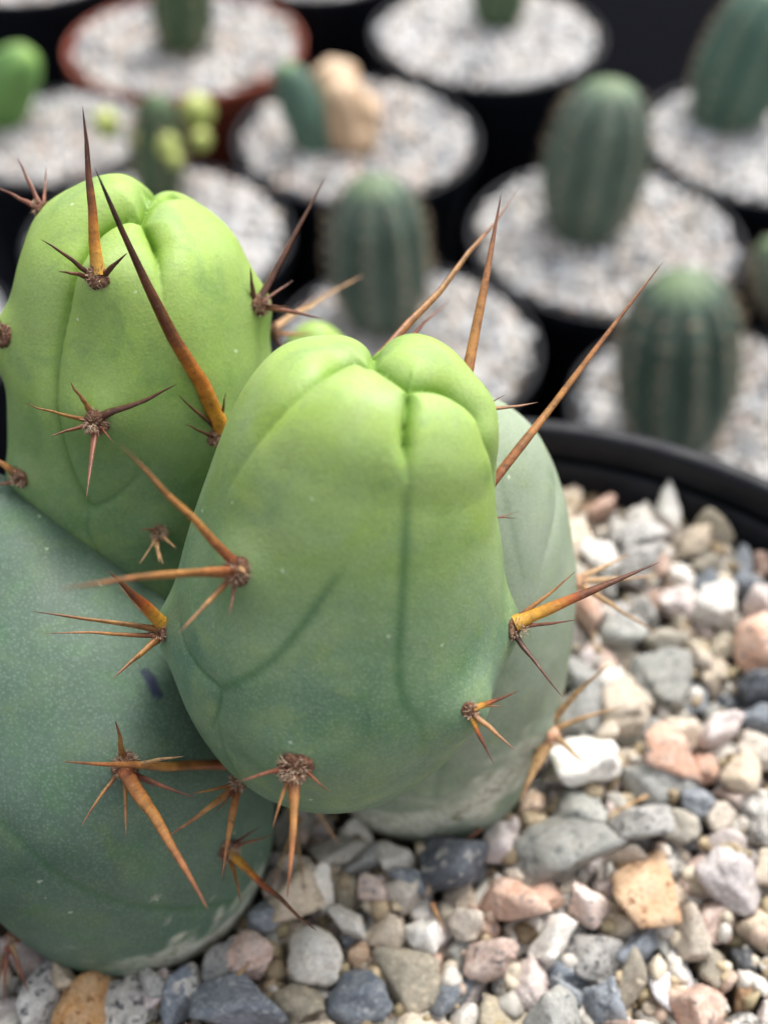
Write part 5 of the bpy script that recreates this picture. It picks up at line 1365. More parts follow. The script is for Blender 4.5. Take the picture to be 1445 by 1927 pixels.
14 0.32 -0.54 12.74 -0.25 0.60 0.55 -0.58 -0.05 W
9 0.21 0.02 -0.67 -0.07 0.61 -0.15 -0.69 0.38 G
17 0.23 0.01 -0.43 -0.28 0.29 -0.69 -0.57 -0.34 L
8 0.28 0.02 0.37 -0.26 0.77 0.31 -0.26 0.49 W
2 0.24 0.12 1.04 -0.35 0.25 -0.12 0.28 -0.92 P
1 0.23 0.29 1.49 -0.30 0.18 0.41 0.21 -0.87 S
13 0.31 -0.01 2.26 -0.14 0.51 -0.32 0.20 -0.78 R
7 0.29 0.28 2.91 -0.30 0.94 0.21 0.16 -0.24 W
13 0.23 0.21 3.34 -0.33 0.02 -0.94 0.23 0.24 R
19 0.18 0.20 4.06 -0.38 0.18 0.93 0.32 0.11 W
7 0.21 0.18 10.62 -0.37 0.51 0.16 -0.18 -0.83 W
15 0.17 0.32 11.42 -0.38 0.58 0.09 0.17 -0.79 R
19 0.31 0.38 11.99 -0.24 0.73 0.49 0.45 0.11 P
6 0.23 0.24 12.61 -0.31 0.04 0.95 -0.14 0.29 R
7 0.29 0.80 -0.86 -0.30 0.41 -0.37 0.78 -0.30 L
7 0.26 0.77 -0.35 -0.18 0.06 0.84 -0.51 0.17 W
8 0.29 0.80 0.65 -0.28 0.77 0.22 0.57 0.18 B
21 0.32 0.76 1.00 0.07 0.28 -0.17 0.05 -0.94 P
0 0.31 0.83 1.63 -0.03 0.79 -0.39 0.40 -0.26 T
1 0.28 0.84 2.17 -0.14 0.56 -0.26 -0.74 -0.26 P
11 0.24 0.67 2.78 -0.31 0.08 -0.28 0.35 -0.89 P
11 0.32 0.81 3.23 -0.08 0.96 -0.14 0.23 0.11 S
3 0.23 0.81 4.04 -0.35 0.43 -0.31 0.80 -0.27 B
5 0.27 0.78 10.54 -0.13 0.94 0.13 -0.29 -0.12 B
1 0.23 0.87 11.43 -0.29 0.14 0.11 0.80 -0.58 L
5 0.23 0.85 12.20 -0.10 0.31 -0.90 -0.30 0.00 P
4 0.32 0.93 12.67 -0.23 0.01 -0.45 0.80 -0.40 P
10 0.24 1.52 -0.39 -0.35 0.25 -0.52 0.78 -0.26 R
16 0.30 1.55 0.05 -0.18 0.69 0.60 -0.03 -0.39 R
5 0.30 1.56 0.51 -0.18 0.63 0.10 0.66 -0.39 P
14 0.29 1.53 0.99 -0.27 0.29 -0.51 0.78 0.24 P
16 0.20 1.43 1.53 -0.31 0.05 0.78 -0.10 0.61 S
12 0.24 1.34 2.08 -0.28 0.34 -0.38 -0.18 -0.84 R
8 0.28 1.53 2.81 -0.14 0.00 -0.92 0.39 0.01 T
0 0.29 1.43 3.28 -0.32 0.74 0.00 -0.23 0.63 L
1 0.24 1.18 4.06 -0.19 0.50 -0.11 -0.79 -0.34 R
12 0.23 1.21 9.97 -0.28 0.34 0.31 0.63 -0.62 P
14 0.31 1.36 10.90 -0.20 0.34 -0.10 0.93 -0.05 L
0 0.23 1.51 11.59 -0.32 0.75 -0.32 0.58 -0.03 W
10 0.30 1.48 12.07 -0.30 0.57 -0.15 -0.21 0.78 R
0 0.29 1.35 12.75 -0.25 0.40 0.52 -0.08 0.75 G
16 0.21 1.46 13.17 -0.31 0.66 0.13 -0.74 0.00 B
10 0.29 2.15 -0.95 -0.30 0.45 0.10 0.36 0.81 L
15 0.24 2.19 0.10 -0.34 0.75 -0.13 0.19 -0.62 L
21 0.21 2.32 0.35 -0.12 0.52 -0.25 -0.78 -0.23 O
8 0.23 2.22 1.02 -0.27 0.28 -0.56 -0.67 -0.40 L
19 0.31 2.20 1.58 -0.16 0.57 0.57 -0.36 -0.47 W
18 0.29 2.04 2.22 -0.11 0.33 0.55 -0.56 0.53 R
7 0.30 2.07 2.75 -0.19 0.56 -0.37 -0.50 0.54 P
17 0.23 1.95 3.48 -0.34 0.18 -0.21 0.95 0.14 R
20 0.22 2.14 4.18 -0.35 0.32 -0.79 0.50 0.16 B
8 0.22 2.20 6.55 -0.37 0.21 0.03 0.97 0.15 G
21 0.28 2.11 10.16 -0.25 0.56 -0.32 0.44 0.63 L
12 0.30 2.25 10.74 -0.28 0.53 -0.81 -0.26 0.09 R
13 0.16 2.11 11.53 -0.38 0.18 0.98 0.08 -0.09 R
21 0.24 2.14 12.25 -0.23 0.53 0.47 -0.41 0.57 P
19 0.24 2.13 12.96 -0.10 0.61 0.77 -0.19 0.07 R
10 0.24 2.19 13.25 -0.31 0.40 0.23 0.07 -0.88 L
9 0.20 2.65 -0.99 -0.34 0.68 -0.18 0.54 -0.47 L
11 0.23 2.71 -0.30 -0.05 0.10 0.56 -0.37 0.73 P
4 0.26 2.65 0.61 -0.07 0.22 0.83 -0.47 -0.19 L
4 0.22 2.56 0.98 -0.24 0.86 0.33 0.15 -0.35 T
3 0.29 2.70 1.76 -0.25 0.30 -0.83 -0.40 -0.26 W
2 0.18 2.69 2.38 -0.31 0.74 0.53 -0.17 0.38 S
18 0.30 2.81 2.76 -0.29 0.85 0.47 0.11 -0.23 R
9 0.30 2.72 3.22 -0.13 0.66 -0.17 -0.73 0.07 P
2 0.28 2.69 3.67 -0.12 0.44 0.24 0.15 0.85 W
14 0.18 2.75 5.26 -0.37 0.88 0.46 0.10 -0.04 R
20 0.23 2.48 9.49 -0.35 0.25 0.95 0.14 -0.12 G
15 0.27 2.67 10.35 -0.27 0.08 -0.80 -0.31 -0.51 R
11 0.23 2.70 10.76 -0.29 0.29 -0.53 0.14 -0.78 P
10 0.20 2.57 11.53 -0.32 0.26 -0.45 -0.40 -0.76 R
14 0.18 2.56 12.17 -0.37 0.07 0.58 0.79 -0.20 L
0 0.27 2.69 12.71 -0.24 0.67 -0.29 0.64 0.24 S
14 0.25 3.38 -0.86 -0.18 0.60 0.11 0.70 0.36 R
4 0.29 3.34 -0.45 -0.30 0.38 0.66 -0.38 -0.53 O
20 0.31 3.05 0.65 0.17 0.17 -0.02 0.36 -0.92 R
1 0.23 3.24 0.92 -0.06 0.04 0.42 0.73 0.54 B
14 0.26 3.30 1.98 -0.16 0.71 0.23 -0.01 0.67 R
0 0.17 3.41 2.16 -0.39 0.97 -0.13 -0.19 0.07 L
9 0.22 3.38 2.74 -0.33 0.66 0.56 0.40 0.29 S
7 0.26 3.34 3.30 -0.27 0.15 0.56 0.26 0.77 O
6 0.23 3.48 3.59 -0.07 0.26 0.84 0.44 -0.18 W
18 0.31 3.54 3.97 -0.23 0.31 0.78 -0.49 -0.22 S
7 0.28 3.93 -0.20 -0.25 0.51 0.40 -0.70 -0.30 T
11 0.16 3.89 0.38 -0.38 0.17 0.29 0.10 -0.94 L
2 0.25 3.86 0.73 -0.32 0.08 -0.47 0.43 -0.77 R
14 0.31 3.95 1.43 -0.18 0.52 -0.36 -0.59 -0.50 S
16 0.32 4.02 2.04 -0.23 0.58 0.33 -0.40 0.63 W
11 0.25 3.95 2.80 -0.29 0.26 0.65 0.51 -0.51 R
20 0.20 3.91 3.17 -0.01 0.40 -0.78 0.37 0.31 S
5 0.28 3.99 3.98 -0.24 0.46 0.66 0.24 0.55 W
12 0.19 4.00 7.84 -0.36 0.85 0.21 0.23 0.42 B
15 0.24 4.56 -0.51 -0.31 0.29 0.09 -0.53 -0.79 L
7 0.18 4.17 0.04 -0.38 0.08 -0.98 -0.12 -0.13 R
10 0.26 4.37 1.00 -0.03 0.99 0.03 -0.12 0.11 R
15 0.26 4.84 1.53 -0.30 0.19 0.21 0.44 0.85 W
19 0.25 4.56 2.20 -0.30 0.47 0.33 0.66 0.49 W
21 0.26 4.57 2.72 0.02 0.20 -0.94 -0.14 -0.26 L
5 0.26 4.64 3.29 -0.29 0.07 0.55 -0.73 -0.41 S
18 0.26 5.53 0.12 -0.27 0.61 0.61 -0.51 -0.01 W
0 0.27 5.01 0.75 -0.13 0.04 -0.66 -0.20 -0.72 P
0 0.18 5.27 1.51 -0.36 0.65 -0.18 0.68 -0.30 L
18 0.32 5.37 2.15 -0.26 0.20 0.50 0.25 -0.81 R
9 0.32 5.20 2.99 0.11 0.47 0.02 -0.15 0.87 G
2 0.27 5.26 3.44 -0.09 0.13 0.49 -0.69 0.51 G
1 0.23 5.12 4.19 -0.20 0.13 -0.29 0.01 -0.95 L
10 0.25 5.25 4.68 -0.32 0.60 -0.41 0.69 -0.07 W
11 0.26 5.22 5.14 -0.30 0.26 0.76 0.59 -0.11 P
2 0.27 5.19 11.96 -0.31 0.61 -0.04 -0.61 0.50 S
12 0.25 5.95 0.35 -0.29 0.22 0.71 -0.55 0.39 P
14 0.25 5.87 0.83 -0.32 0.04 0.98 -0.11 -0.18 L
8 0.30 5.95 1.64 -0.13 0.14 -0.71 0.09 0.68 B
9 0.23 5.94 2.29 -0.31 0.86 0.13 -0.24 0.43 R
12 0.18 5.88 2.97 -0.37 0.12 0.08 -0.74 0.65 P
3 0.20 5.91 3.41 -0.37 0.12 0.28 0.82 -0.48 W
5 0.30 5.79 3.92 -0.20 0.30 0.63 -0.70 -0.16 P
6 0.27 5.89 4.66 -0.33 0.09 -0.76 0.64 0.07 R
1 0.28 5.82 5.31 -0.27 0.58 0.42 0.10 -0.69 P
6 0.19 5.78 5.85 -0.36 0.78 0.02 0.10 0.61 O
11 0.31 5.84 6.50 -0.22 0.21 -0.65 0.24 0.69 G
16 0.27 5.83 7.01 -0.27 0.01 0.16 -0.31 -0.94 L
20 0.32 5.81 7.73 -0.29 0.36 0.22 -0.89 -0.17 R
11 0.26 5.90 8.64 -0.26 0.15 -0.56 0.42 0.70 L
10 0.24 5.86 9.04 -0.32 0.52 0.47 0.01 0.71 T
7 0.15 5.96 9.65 -0.36 0.52 -0.44 -0.67 -0.29 T
4 0.28 6.47 1.19 -0.18 0.77 -0.19 -0.60 -0.09 B
18 0.29 6.33 1.64 -0.28 0.49 0.39 0.45 -0.64 G
9 0.19 6.19 2.08 -0.26 0.29 0.10 -0.01 -0.95 B
15 0.26 6.54 2.74 -0.29 0.09 -0.10 0.29 0.95 R
15 0.22 6.64 3.25 -0.12 0.65 0.24 -0.69 0.20 R
18 0.31 6.55 4.05 -0.27 0.50 -0.26 -0.59 0.57 P
20 0.31 6.35 4.56 -0.26 0.75 -0.52 0.40 -0.04 T
14 0.22 6.25 5.21 -0.28 0.29 -0.90 -0.13 0.29 L
16 0.22 6.35 5.94 -0.28 0.11 0.49 -0.68 0.54 P
10 0.18 6.32 6.56 -0.32 0.68 -0.29 0.46 0.50 S
1 0.31 6.47 7.09 -0.24 0.10 -0.41 0.20 0.88 W
9 0.28 6.52 7.71 -0.24 0.76 0.15 -0.63 0.05 R
9 0.31 6.54 8.30 -0.27 0.21 -0.56 0.64 -0.49 L
12 0.21 6.34 8.96 -0.35 0.05 -0.27 0.70 -0.66 W
18 0.31 6.58 9.68 -0.08 0.09 0.66 0.13 -0.73 T
20 0.31 6.42 10.15 -0.29 0.22 -0.45 -0.80 -0.33 B
8 0.26 6.49 10.99 -0.34 0.09 -0.36 0.91 0.21 G
13 0.30 6.86 1.59 0.03 0.25 0.26 0.92 0.12 P
14 0.16 7.05 2.12 -0.21 0.68 -0.46 -0.52 0.24 W
16 0.32 7.12 2.75 -0.25 0.11 0.88 0.29 0.37 R
9 0.28 7.20 3.42 -0.28 0.38 0.15 -0.37 0.83 W
20 0.22 7.00 3.98 -0.33 0.38 -0.76 0.39 0.35 R
16 0.26 6.96 4.76 0.01 0.21 0.19 0.82 -0.49 G
5 0.21 7.13 5.11 -0.32 0.31 -0.88 -0.19 -0.29 L
20 0.27 7.00 5.84 -0.33 0.67 -0.26 -0.00 -0.69 W
11 0.30 7.13 6.47 -0.27 0.60 0.49 0.58 0.24 R
9 0.29 7.08 7.22 -0.00 0.69 -0.71 -0.00 -0.17 P
13 0.16 7.24 7.74 -0.34 0.12 0.54 0.38 0.74 P
13 0.23 6.96 8.50 -0.20 0.45 -0.15 0.79 0.38 R
5 0.25 7.16 9.02 -0.04 0.34 0.63 -0.70 -0.04 W
3 0.32 7.18 9.69 -0.20 0.16 -0.69 -0.00 -0.70 R
12 0.23 7.10 10.13 -0.34 0.77 -0.51 -0.32 0.21 L
4 0.30 7.00 10.93 -0.01 0.11 0.41 0.90 -0.07 T
8 0.28 7.66 2.17 -0.03 0.86 -0.26 -0.34 0.27 O
19 0.23 7.83 3.00 -0.28 0.08 0.41 -0.61 0.67 R
15 0.26 7.69 3.59 -0.33 0.44 -0.14 -0.18 0.87 P
8 0.31 7.49 3.98 -0.05 0.57 -0.60 0.18 -0.54 T
12 0.21 7.65 4.64 -0.36 0.50 0.80 0.31 0.09 P
16 0.20 7.51 5.21 -0.32 0.89 0.23 0.16 -0.35 P
7 0.26 7.66 5.78 -0.04 0.80 0.33 -0.07 0.49 S
18 0.28 7.89 6.62 -0.21 0.15 0.56 0.53 -0.62 R
11 0.23 7.70 7.20 -0.31 0.02 -0.55 -0.03 0.83 S
6 0.27 7.80 7.66 -0.29 0.10 -0.38 -0.92 -0.04 L
15 0.31 7.59 8.48 -0.26 0.02 -0.89 -0.26 -0.37 W
1 0.26 7.79 9.01 -0.20 0.23 0.22 0.66 0.68 R
3 0.26 7.88 9.63 -0.33 0.99 -0.11 -0.03 0.03 L
3 0.18 8.43 3.64 -0.38 0.35 0.83 -0.42 0.06 R
16 0.32 8.51 4.15 -0.28 0.08 0.06 0.96 0.25 W
8 0.22 8.41 4.69 -0.34 0.74 0.11 -0.19 0.64 W
4 0.15 8.13 5.26 -0.41 0.33 -0.08 -0.07 -0.94 R
17 0.22 8.17 5.87 -0.29 0.72 -0.69 0.00 0.03 W
10 0.29 8.30 6.51 -0.32 0.09 0.13 0.55 0.82 R
7 0.30 8.34 6.89 -0.11 0.07 0.27 -0.96 -0.01 L
18 0.27 8.62 7.77 -0.26 0.16 0.69 0.16 -0.69 G
18 0.31 8.43 8.23 -0.28 0.21 -0.35 0.64 -0.65 P
12 0.25 8.20 9.10 -0.29 0.33 -0.56 -0.65 -0.40 P
18 0.20 8.85 5.71 -0.36 0.70 0.16 0.43 0.55 S
12 0.22 8.86 6.48 -0.32 0.04 0.57 -0.33 -0.75 L
4 0.23 -4.25 2.95 -0.19 0.37 -0.61 -0.42 -0.56 W
20 0.38 -4.23 3.76 -0.02 0.33 0.45 -0.73 -0.40 W
4 0.34 -4.17 9.83 -0.30 0.97 -0.18 0.05 -0.12 L
3 0.17 -3.55 1.39 -0.39 0.50 -0.78 0.36 0.10 O
21 0.25 -3.72 1.91 0.03 0.45 0.49 -0.30 -0.68 L
7 0.27 -3.56 2.55 -0.27 0.54 -0.13 0.42 -0.72 O
11 0.36 -3.58 3.86 -0.13 0.53 -0.46 -0.17 0.70 R
19 0.28 -3.83 10.62 -0.26 0.44 0.43 -0.42 0.67 W
8 0.17 -2.98 0.73 -0.39 0.08 -0.41 0.88 0.21 R
7 0.30 -3.07 1.22 -0.23 0.59 0.37 0.53 0.49 S
2 0.24 -2.92 2.29 -0.01 0.66 -0.47 0.16 0.56 R
19 0.29 -3.32 3.28 -0.01 0.29 0.31 -0.48 0.77 B
1 0.27 -2.99 3.75 -0.02 0.20 0.74 -0.63 0.16 S
10 0.19 -3.34 10.24 -0.22 0.03 -0.56 0.51 0.65 O
9 0.24 -3.06 11.41 0.01 0.70 0.28 0.14 -0.64 P
0 0.25 -2.54 0.86 -0.07 0.17 -0.20 -0.50 0.82 L
17 0.26 -2.35 1.44 -0.13 0.57 0.05 0.38 0.73 L
16 0.28 -2.23 1.91 -0.12 0.65 -0.60 -0.46 -0.09 R
17 0.34 -2.66 2.71 0.07 0.45 0.76 0.44 -0.17 T
4 0.27 -2.02 3.12 0.01 0.27 0.22 -0.53 -0.77 P
8 0.17 -2.65 9.54 -0.14 0.15 0.23 -0.57 0.77 L
11 0.23 -2.97 10.49 -0.01 0.63 -0.59 -0.32 -0.38 B
16 0.27 -2.89 11.53 -0.28 0.54 0.24 -0.15 -0.79 B
20 0.37 -2.05 12.15 -0.13 0.68 -0.53 -0.29 -0.41 O
11 0.32 -1.96 0.14 -0.22 0.51 -0.69 0.21 0.47 W
15 0.24 -1.97 0.82 -0.02 0.34 0.31 -0.73 -0.50 R
15 0.22 -1.55 1.26 0.04 0.57 -0.81 -0.00 0.16 S
3 0.31 -1.83 2.04 -0.28 0.02 -0.42 -0.89 0.18 P
15 0.17 -1.89 2.77 -0.37 0.63 -0.67 -0.39 -0.10 R
5 0.23 -1.40 3.21 -0.12 0.15 -0.82 0.40 -0.38 G
2 0.22 -1.71 8.01 -0.37 0.98 -0.17 -0.03 0.04 P
13 0.24 -1.44 8.97 -0.29 0.06 -0.78 -0.56 0.27 P
3 0.23 -1.84 9.64 -0.32 0.64 -0.37 -0.29 0.61 O
14 0.36 -1.78 10.37 0.13 0.83 0.30 0.45 0.12 S
21 0.28 -1.58 11.17 0.06 0.18 -0.12 0.20 0.96 O
16 0.33 -0.79 12.07 -0.04 0.06 -0.00 -0.98 0.20 L
2 0.16 -1.78 12.09 -0.38 0.65 -0.39 -0.41 0.50 L
2 0.28 -1.10 0.18 -0.02 0.46 -0.25 -0.76 0.38 W
9 0.17 -0.90 0.70 -0.35 0.76 -0.41 -0.38 -0.34 W
18 0.28 -0.97 1.31 -0.17 0.72 -0.67 -0.13 -0.08 P
21 0.29 -0.81 2.30 -0.03 0.01 0.92 -0.36 -0.18 L
8 0.34 -0.97 2.78 0.02 0.88 0.34 -0.11 -0.31 L
17 0.16 -0.93 3.34 -0.28 0.56 0.30 -0.39 0.67 L
14 0.32 -1.06 10.16 -0.04 0.78 0.30 -0.45 -0.33 R
7 0.34 -0.78 10.71 0.02 0.33 -0.10 -0.62 0.71 O
12 0.18 -1.03 11.70 -0.12 0.08 -0.34 0.12 -0.93 R
0 0.24 -1.19 12.65 0.07 0.71 0.09 -0.65 -0.25 P
9 0.20 -0.31 -0.50 -0.10 0.55 -0.10 -0.14 -0.82 G
19 0.21 -0.78 0.34 -0.09 0.01 0.13 0.94 -0.32 P
0 0.17 -0.44 0.94 -0.37 0.21 0.02 -0.94 -0.28 W
1 0.34 -0.28 1.43 0.10 0.28 -0.23 -0.19 -0.91 O
17 0.27 -0.48 2.00 0.01 0.66 0.52 0.46 -0.31 B
13 0.37 -0.60 3.10 -0.03 0.27 0.07 0.28 0.92 L
16 0.36 -0.15 3.51 0.01 0.37 0.48 -0.60 -0.52 R
1 0.27 -0.25 11.16 0.04 0.19 -0.46 -0.63 -0.59 T
20 0.29 -0.25 11.87 -0.22 0.43 0.66 -0.00 0.62 W
5 0.23 -0.31 12.29 -0.15 0.22 -0.19 -0.83 -0.48 L
5 0.38 0.56 -0.88 0.10 0.04 0.35 0.47 -0.81 T
20 0.37 0.21 0.14 0.01 0.32 0.33 -0.79 -0.41 P
2 0.35 0.11 0.89 -0.01 0.89 -0.18 -0.07 -0.41 O
2 0.22 0.27 1.31 -0.02 0.29 -0.06 -0.90 -0.33 G
7 0.34 0.32 1.94 0.07 0.16 -0.03 0.94 -0.30 W
4 0.34 0.31 2.69 -0.00 0.02 0.95 -0.31 0.02 P
13 0.26 0.36 3.18 -0.01 0.73 0.27 -0.41 -0.47 O
1 0.29 0.20 10.64 -0.02 0.06 0.08 0.99 0.06 W
11 0.22 0.41 11.34 -0.05 0.03 0.74 -0.64 0.19 P
3 0.33 0.33 12.46 0.11 0.67 -0.45 -0.51 -0.30 R
15 0.17 0.02 13.10 -0.38 0.29 -0.72 0.63 0.00 R
10 0.31 1.20 -0.52 -0.22 0.18 0.88 -0.04 0.43 S
5 0.32 0.79 0.10 0.01 0.14 -0.64 -0.69 0.31 G
1 0.17 1.24 0.90 -0.11 0.57 -0.35 0.71 0.20 R
4 0.24 1.33 1.30 -0.07 0.20 -0.53 -0.12 -0.82 T
8 0.22 1.07 2.01 -0.01 0.58 0.56 0.23 0.54 W
20 0.34 1.12 2.51 0.04 0.31 -0.84 0.06 0.45 R
6 0.36 1.23 3.11 0.17 0.90 -0.16 0.10 0.38 P
18 0.26 0.90 10.95 -0.15 0.16 0.19 -0.54 -0.81 L
3 0.33 1.21 11.77 0.01 0.19 0.26 -0.27 0.91 W
5 0.28 1.28 12.44 0.02 0.08 -0.10 -0.07 0.99 B
20 0.36 1.67 -0.38 0.01 0.09 0.91 0.07 -0.39 W
11 0.32 1.97 0.21 0.03 0.41 -0.89 0.02 -0.21 S
0 0.28 1.92 0.83 0.02 0.27 0.90 0.34 0.05 S
20 0.22 1.69 1.39 -0.23 0.22 0.05 -0.50 -0.84 W
13 0.20 1.56 2.21 -0.07 0.45 0.87 -0.04 -0.21 R
5 0.18 1.83 2.58 0.00 0.38 -0.71 0.58 0.09 G
7 0.35 1.93 3.20 -0.05 0.02 0.26 0.89 -0.37 T
18 0.23 1.44 10.25 -0.14 0.03 0.53 0.03 -0.85 W
3 0.29 1.84 10.80 -0.01 0.67 0.25 -0.67 0.21 P
1 0.38 1.91 11.71 0.07 0.71 -0.01 -0.00 0.70 B
3 0.15 1.78 12.14 -0.32 0.30 0.65 -0.33 0.61 R
6 0.18 1.69 13.34 -0.27 0.62 0.38 0.58 -0.36 L
6 0.38 2.12 -0.74 0.08 0.30 0.85 0.04 -0.44 R
3 0.33 2.59 0.11 -0.13 0.12 0.73 -0.15 -0.66 W
16 0.17 2.25 0.78 -0.03 0.19 -0.92 -0.13 0.31 B
11 0.35 2.68 1.28 0.02 0.60 -0.27 0.14 -0.74 B
19 0.33 2.46 2.13 -0.00 0.56 -0.18 -0.77 -0.24 L
19 0.28 2.60 2.87 0.12 0.00 0.56 -0.46 -0.69 P
16 0.26 2.25 3.48 0.12 0.09 0.75 0.29 -0.58 R
14 0.26 2.51 10.13 -0.03 0.78 0.30 -0.32 -0.46 L
3 0.33 2.58 11.07 -0.01 0.09 0.89 0.46 -0.03 O
19 0.32 2.57 11.98 0.21 0.29 0.76 0.35 0.46 R
17 0.33 2.46 12.45 0.09 0.29 -0.45 0.58 -0.61 R
11 0.26 2.84 13.15 -0.12 0.91 -0.23 -0.34 -0.01 P
11 0.24 2.71 -1.00 0.01 0.18 -0.47 0.31 -0.80 G
11 0.37 3.11 0.14 0.01 0.31 0.65 -0.43 -0.54 P
0 0.21 2.90 1.02 -0.32 0.40 -0.78 -0.17 -0.46 T
2 0.35 3.50 1.46 0.03 0.04 0.62 -0.57 -0.53 L
7 0.31 2.95 2.16 0.02 0.11 -0.37 0.14 0.91 G
16 0.28 3.18 2.96 -0.05 0.73 0.16 0.49 -0.44 L
3 0.25 3.06 3.30 0.06 0.66 0.35 0.66 0.11 B
3 0.25 4.04 -0.62 -0.19 0.48 -0.46 -0.71 0.23 P
5 0.32 3.45 -0.43 0.11 0.87 -0.04 0.28 -0.41 L
3 0.28 3.80 0.42 -0.08 0.23 -0.93 -0.20 0.22 B
19 0.35 3.89 0.93 0.11 0.53 0.69 -0.16 0.46 L
7 0.28 4.37 1.73 0.06 0.17 -0.74 -0.63 0.17 G
7 0.16 3.91 2.62 -0.03 0.43 -0.88 0.06 -0.17 W
15 0.29 3.63 2.93 0.06 0.41 -0.91 -0.07 0.06 S
18 0.36 4.67 -0.19 0.01 0.91 0.35 0.13 0.19 T
10 0.28 4.28 0.61 -0.02 0.73 0.49 0.37 0.31 L
10 0.25 4.46 1.36 -0.15 0.14 0.44 -0.26 -0.85 G
14 0.35 4.83 1.89 -0.04 0.10 -0.31 0.95 0.02 W
19 0.27 4.39 2.25 0.07 0.71 -0.05 0.01 -0.71 W
10 0.26 4.62 3.07 0.07 0.12 -0.05 -0.88 0.45 O
7 0.29 5.34 -0.10 0.05 0.73 -0.64 0.06 0.23 L
10 0.36 5.33 0.47 -0.19 0.11 0.92 -0.13 0.37 L
21 0.36 5.42 1.33 -0.08 0.80 0.42 0.05 -0.43 P
16 0.19 5.61 1.90 -0.02 0.84 -0.20 -0.18 0.48 W
1 0.29 5.39 2.61 -0.08 0.75 -0.05 -0.45 -0.48 G
15 0.26 5.53 3.28 0.07 0.79 -0.35 -0.51 -0.01 R
10 0.22 5.20 3.99 0.01 0.07 0.96 0.27 -0.01 S
15 0.32 5.95 4.38 0.04 0.61 -0.43 -0.30 -0.59 S
21 0.27 5.39 5.38 0.01 0.12 0.94 0.32 0.04 T
17 0.22 6.49 0.80 -0.29 0.60 -0.26 -0.23 -0.72 T
7 0.36 6.18 1.29 0.17 0.34 -0.83 -0.44 -0.08 G
10 0.19 5.84 2.02 -0.23 0.29 -0.91 0.19 0.21 L
11 0.19 6.03 2.91 -0.12 0.57 0.17 -0.56 0.57 O
20 0.38 5.96 3.32 0.05 0.12 0.60 0.73 -0.30 S
8 0.37 6.18 3.84 0.09 0.59 -0.69 0.17 -0.39 G
0 0.28 5.93 4.99 -0.10 0.33 -0.18 0.44 -0.81 W
11 0.26 6.22 5.58 0.07 0.05 0.80 0.32 -0.51 S
13 0.36 5.98 6.05 0.00 0.53 -0.07 0.78 0.33 B
5 0.23 6.18 6.86 -0.03 0.66 -0.34 0.41 -0.53 W
6 0.35 6.06 7.78 0.08 0.32 0.89 -0.10 -0.29 L
10 0.25 6.18 8.34 -0.13 0.31 0.25 0.38 0.83 P
3 0.17 6.53 1.42 0.07 0.51 -0.66 -0.06 -0.55 G
10 0.26 6.52 2.11 -0.23 0.56 0.56 0.49 -0.36 L
7 0.28 6.79 2.52 -0.07 0.72 0.30 -0.20 -0.59 S
20 0.25 6.76 2.95 -0.11 0.42 -0.29 -0.43 -0.74 W
17 0.38 6.79 3.66 0.09 0.70 -0.08 0.03 -0.71 S
14 0.34 6.54 5.27 0.09 0.64 0.19 -0.13 0.74 L
9 0.26 6.63 5.79 -0.21 0.47 0.39 0.79 -0.10 R
0 0.32 6.50 6.42 0.02 0.09 0.06 -0.09 0.99 L
6 0.30 6.89 6.58 0.18 0.55 -0.14 0.65 -0.50 S
5 0.30 6.82 7.83 0.01 0.55 -0.46 0.68 -0.18 R
12 0.18 6.88 8.25 -0.02 0.34 -0.32 0.88 0.11 R
6 0.25 6.58 8.93 -0.15 0.05 -0.83 0.25 0.49 W
16 0.26 6.93 9.50 0.12 0.68 0.39 -0.30 -0.55 P
8 0.27 7.04 10.23 -0.06 0.94 -0.07 0.08 0.31 B
19 0.32 6.58 11.22 0.06 0.81 -0.34 -0.06 -0.47 L
13 0.19 7.24 2.26 -0.31 0.66 0.63 -0.15 0.39 G
16 0.26 7.46 2.88 -0.01 0.15 -0.65 0.10 -0.74 B
12 0.35 7.78 3.38 0.02 0.29 0.85 0.42 0.12 L
4 0.22 7.15 3.80 -0.11 0.48 -0.23 -0.15 0.83 P
18 0.29 7.56 4.92 -0.14 0.71 0.21 0.64 -0.19 P
19 0.31 7.04 5.42 0.25 0.51 0.26 -0.47 0.67 L
18 0.37 6.91 6.07 0.07 0.59 -0.07 0.14 0.80 R
6 0.25 7.44 6.52 0.04 0.22 -0.93 0.17 0.26 R
16 0.33 7.51 7.67 0.08 0.66 -0.50 -0.01 0.56 L
14 0.27 7.30 8.30 -0.06 0.48 -0.02 0.87 -0.08 P
16 0.23 7.55 9.48 -0.13 0.26 0.37 -0.88 0.16 L
9 0.36 7.81 9.76 0.13 0.75 0.41 -0.43 0.29 L
13 0.30 7.40 10.36 -0.25 0.32 -0.71 0.41 -0.47 P
15 0.28 8.08 2.81 -0.29 0.66 -0.43 -0.60 0.13 P
3 0.26 8.41 3.79 -0.09 0.27 -0.78 -0.12 -0.55 G
7 0.37 7.86 4.22 -0.16 0.11 0.32 0.75 0.56 W
20 0.30 8.31 4.97 -0.02 0.66 0.43 0.10 0.61 P
8 0.28 8.24 5.50 -0.25 0.81 -0.03 0.56 -0.16 L
13 0.24 8.21 6.16 -0.10 0.63 0.17 0.10 0.75 P
11 0.19 7.93 7.02 -0.14 0.21 -0.79 -0.54 0.20 W
2 0.25 8.14 7.64 -0.12 0.56 0.72 0.20 -0.36 S
12 0.28 7.96 8.07 -0.21 0.75 0.57 0.23 0.23 R
18 0.22 8.09 9.43 -0.09 0.48 0.73 0.10 -0.47 P
18 0.27 8.73 4.79 -0.17 0.91 -0.29 0.24 0.20 W
17 0.18 8.84 5.24 -0.17 0.81 0.55 0.11 -0.17 T
14 0.21 8.91 6.02 -0.22 0.41 0.78 -0.13 -0.45 P
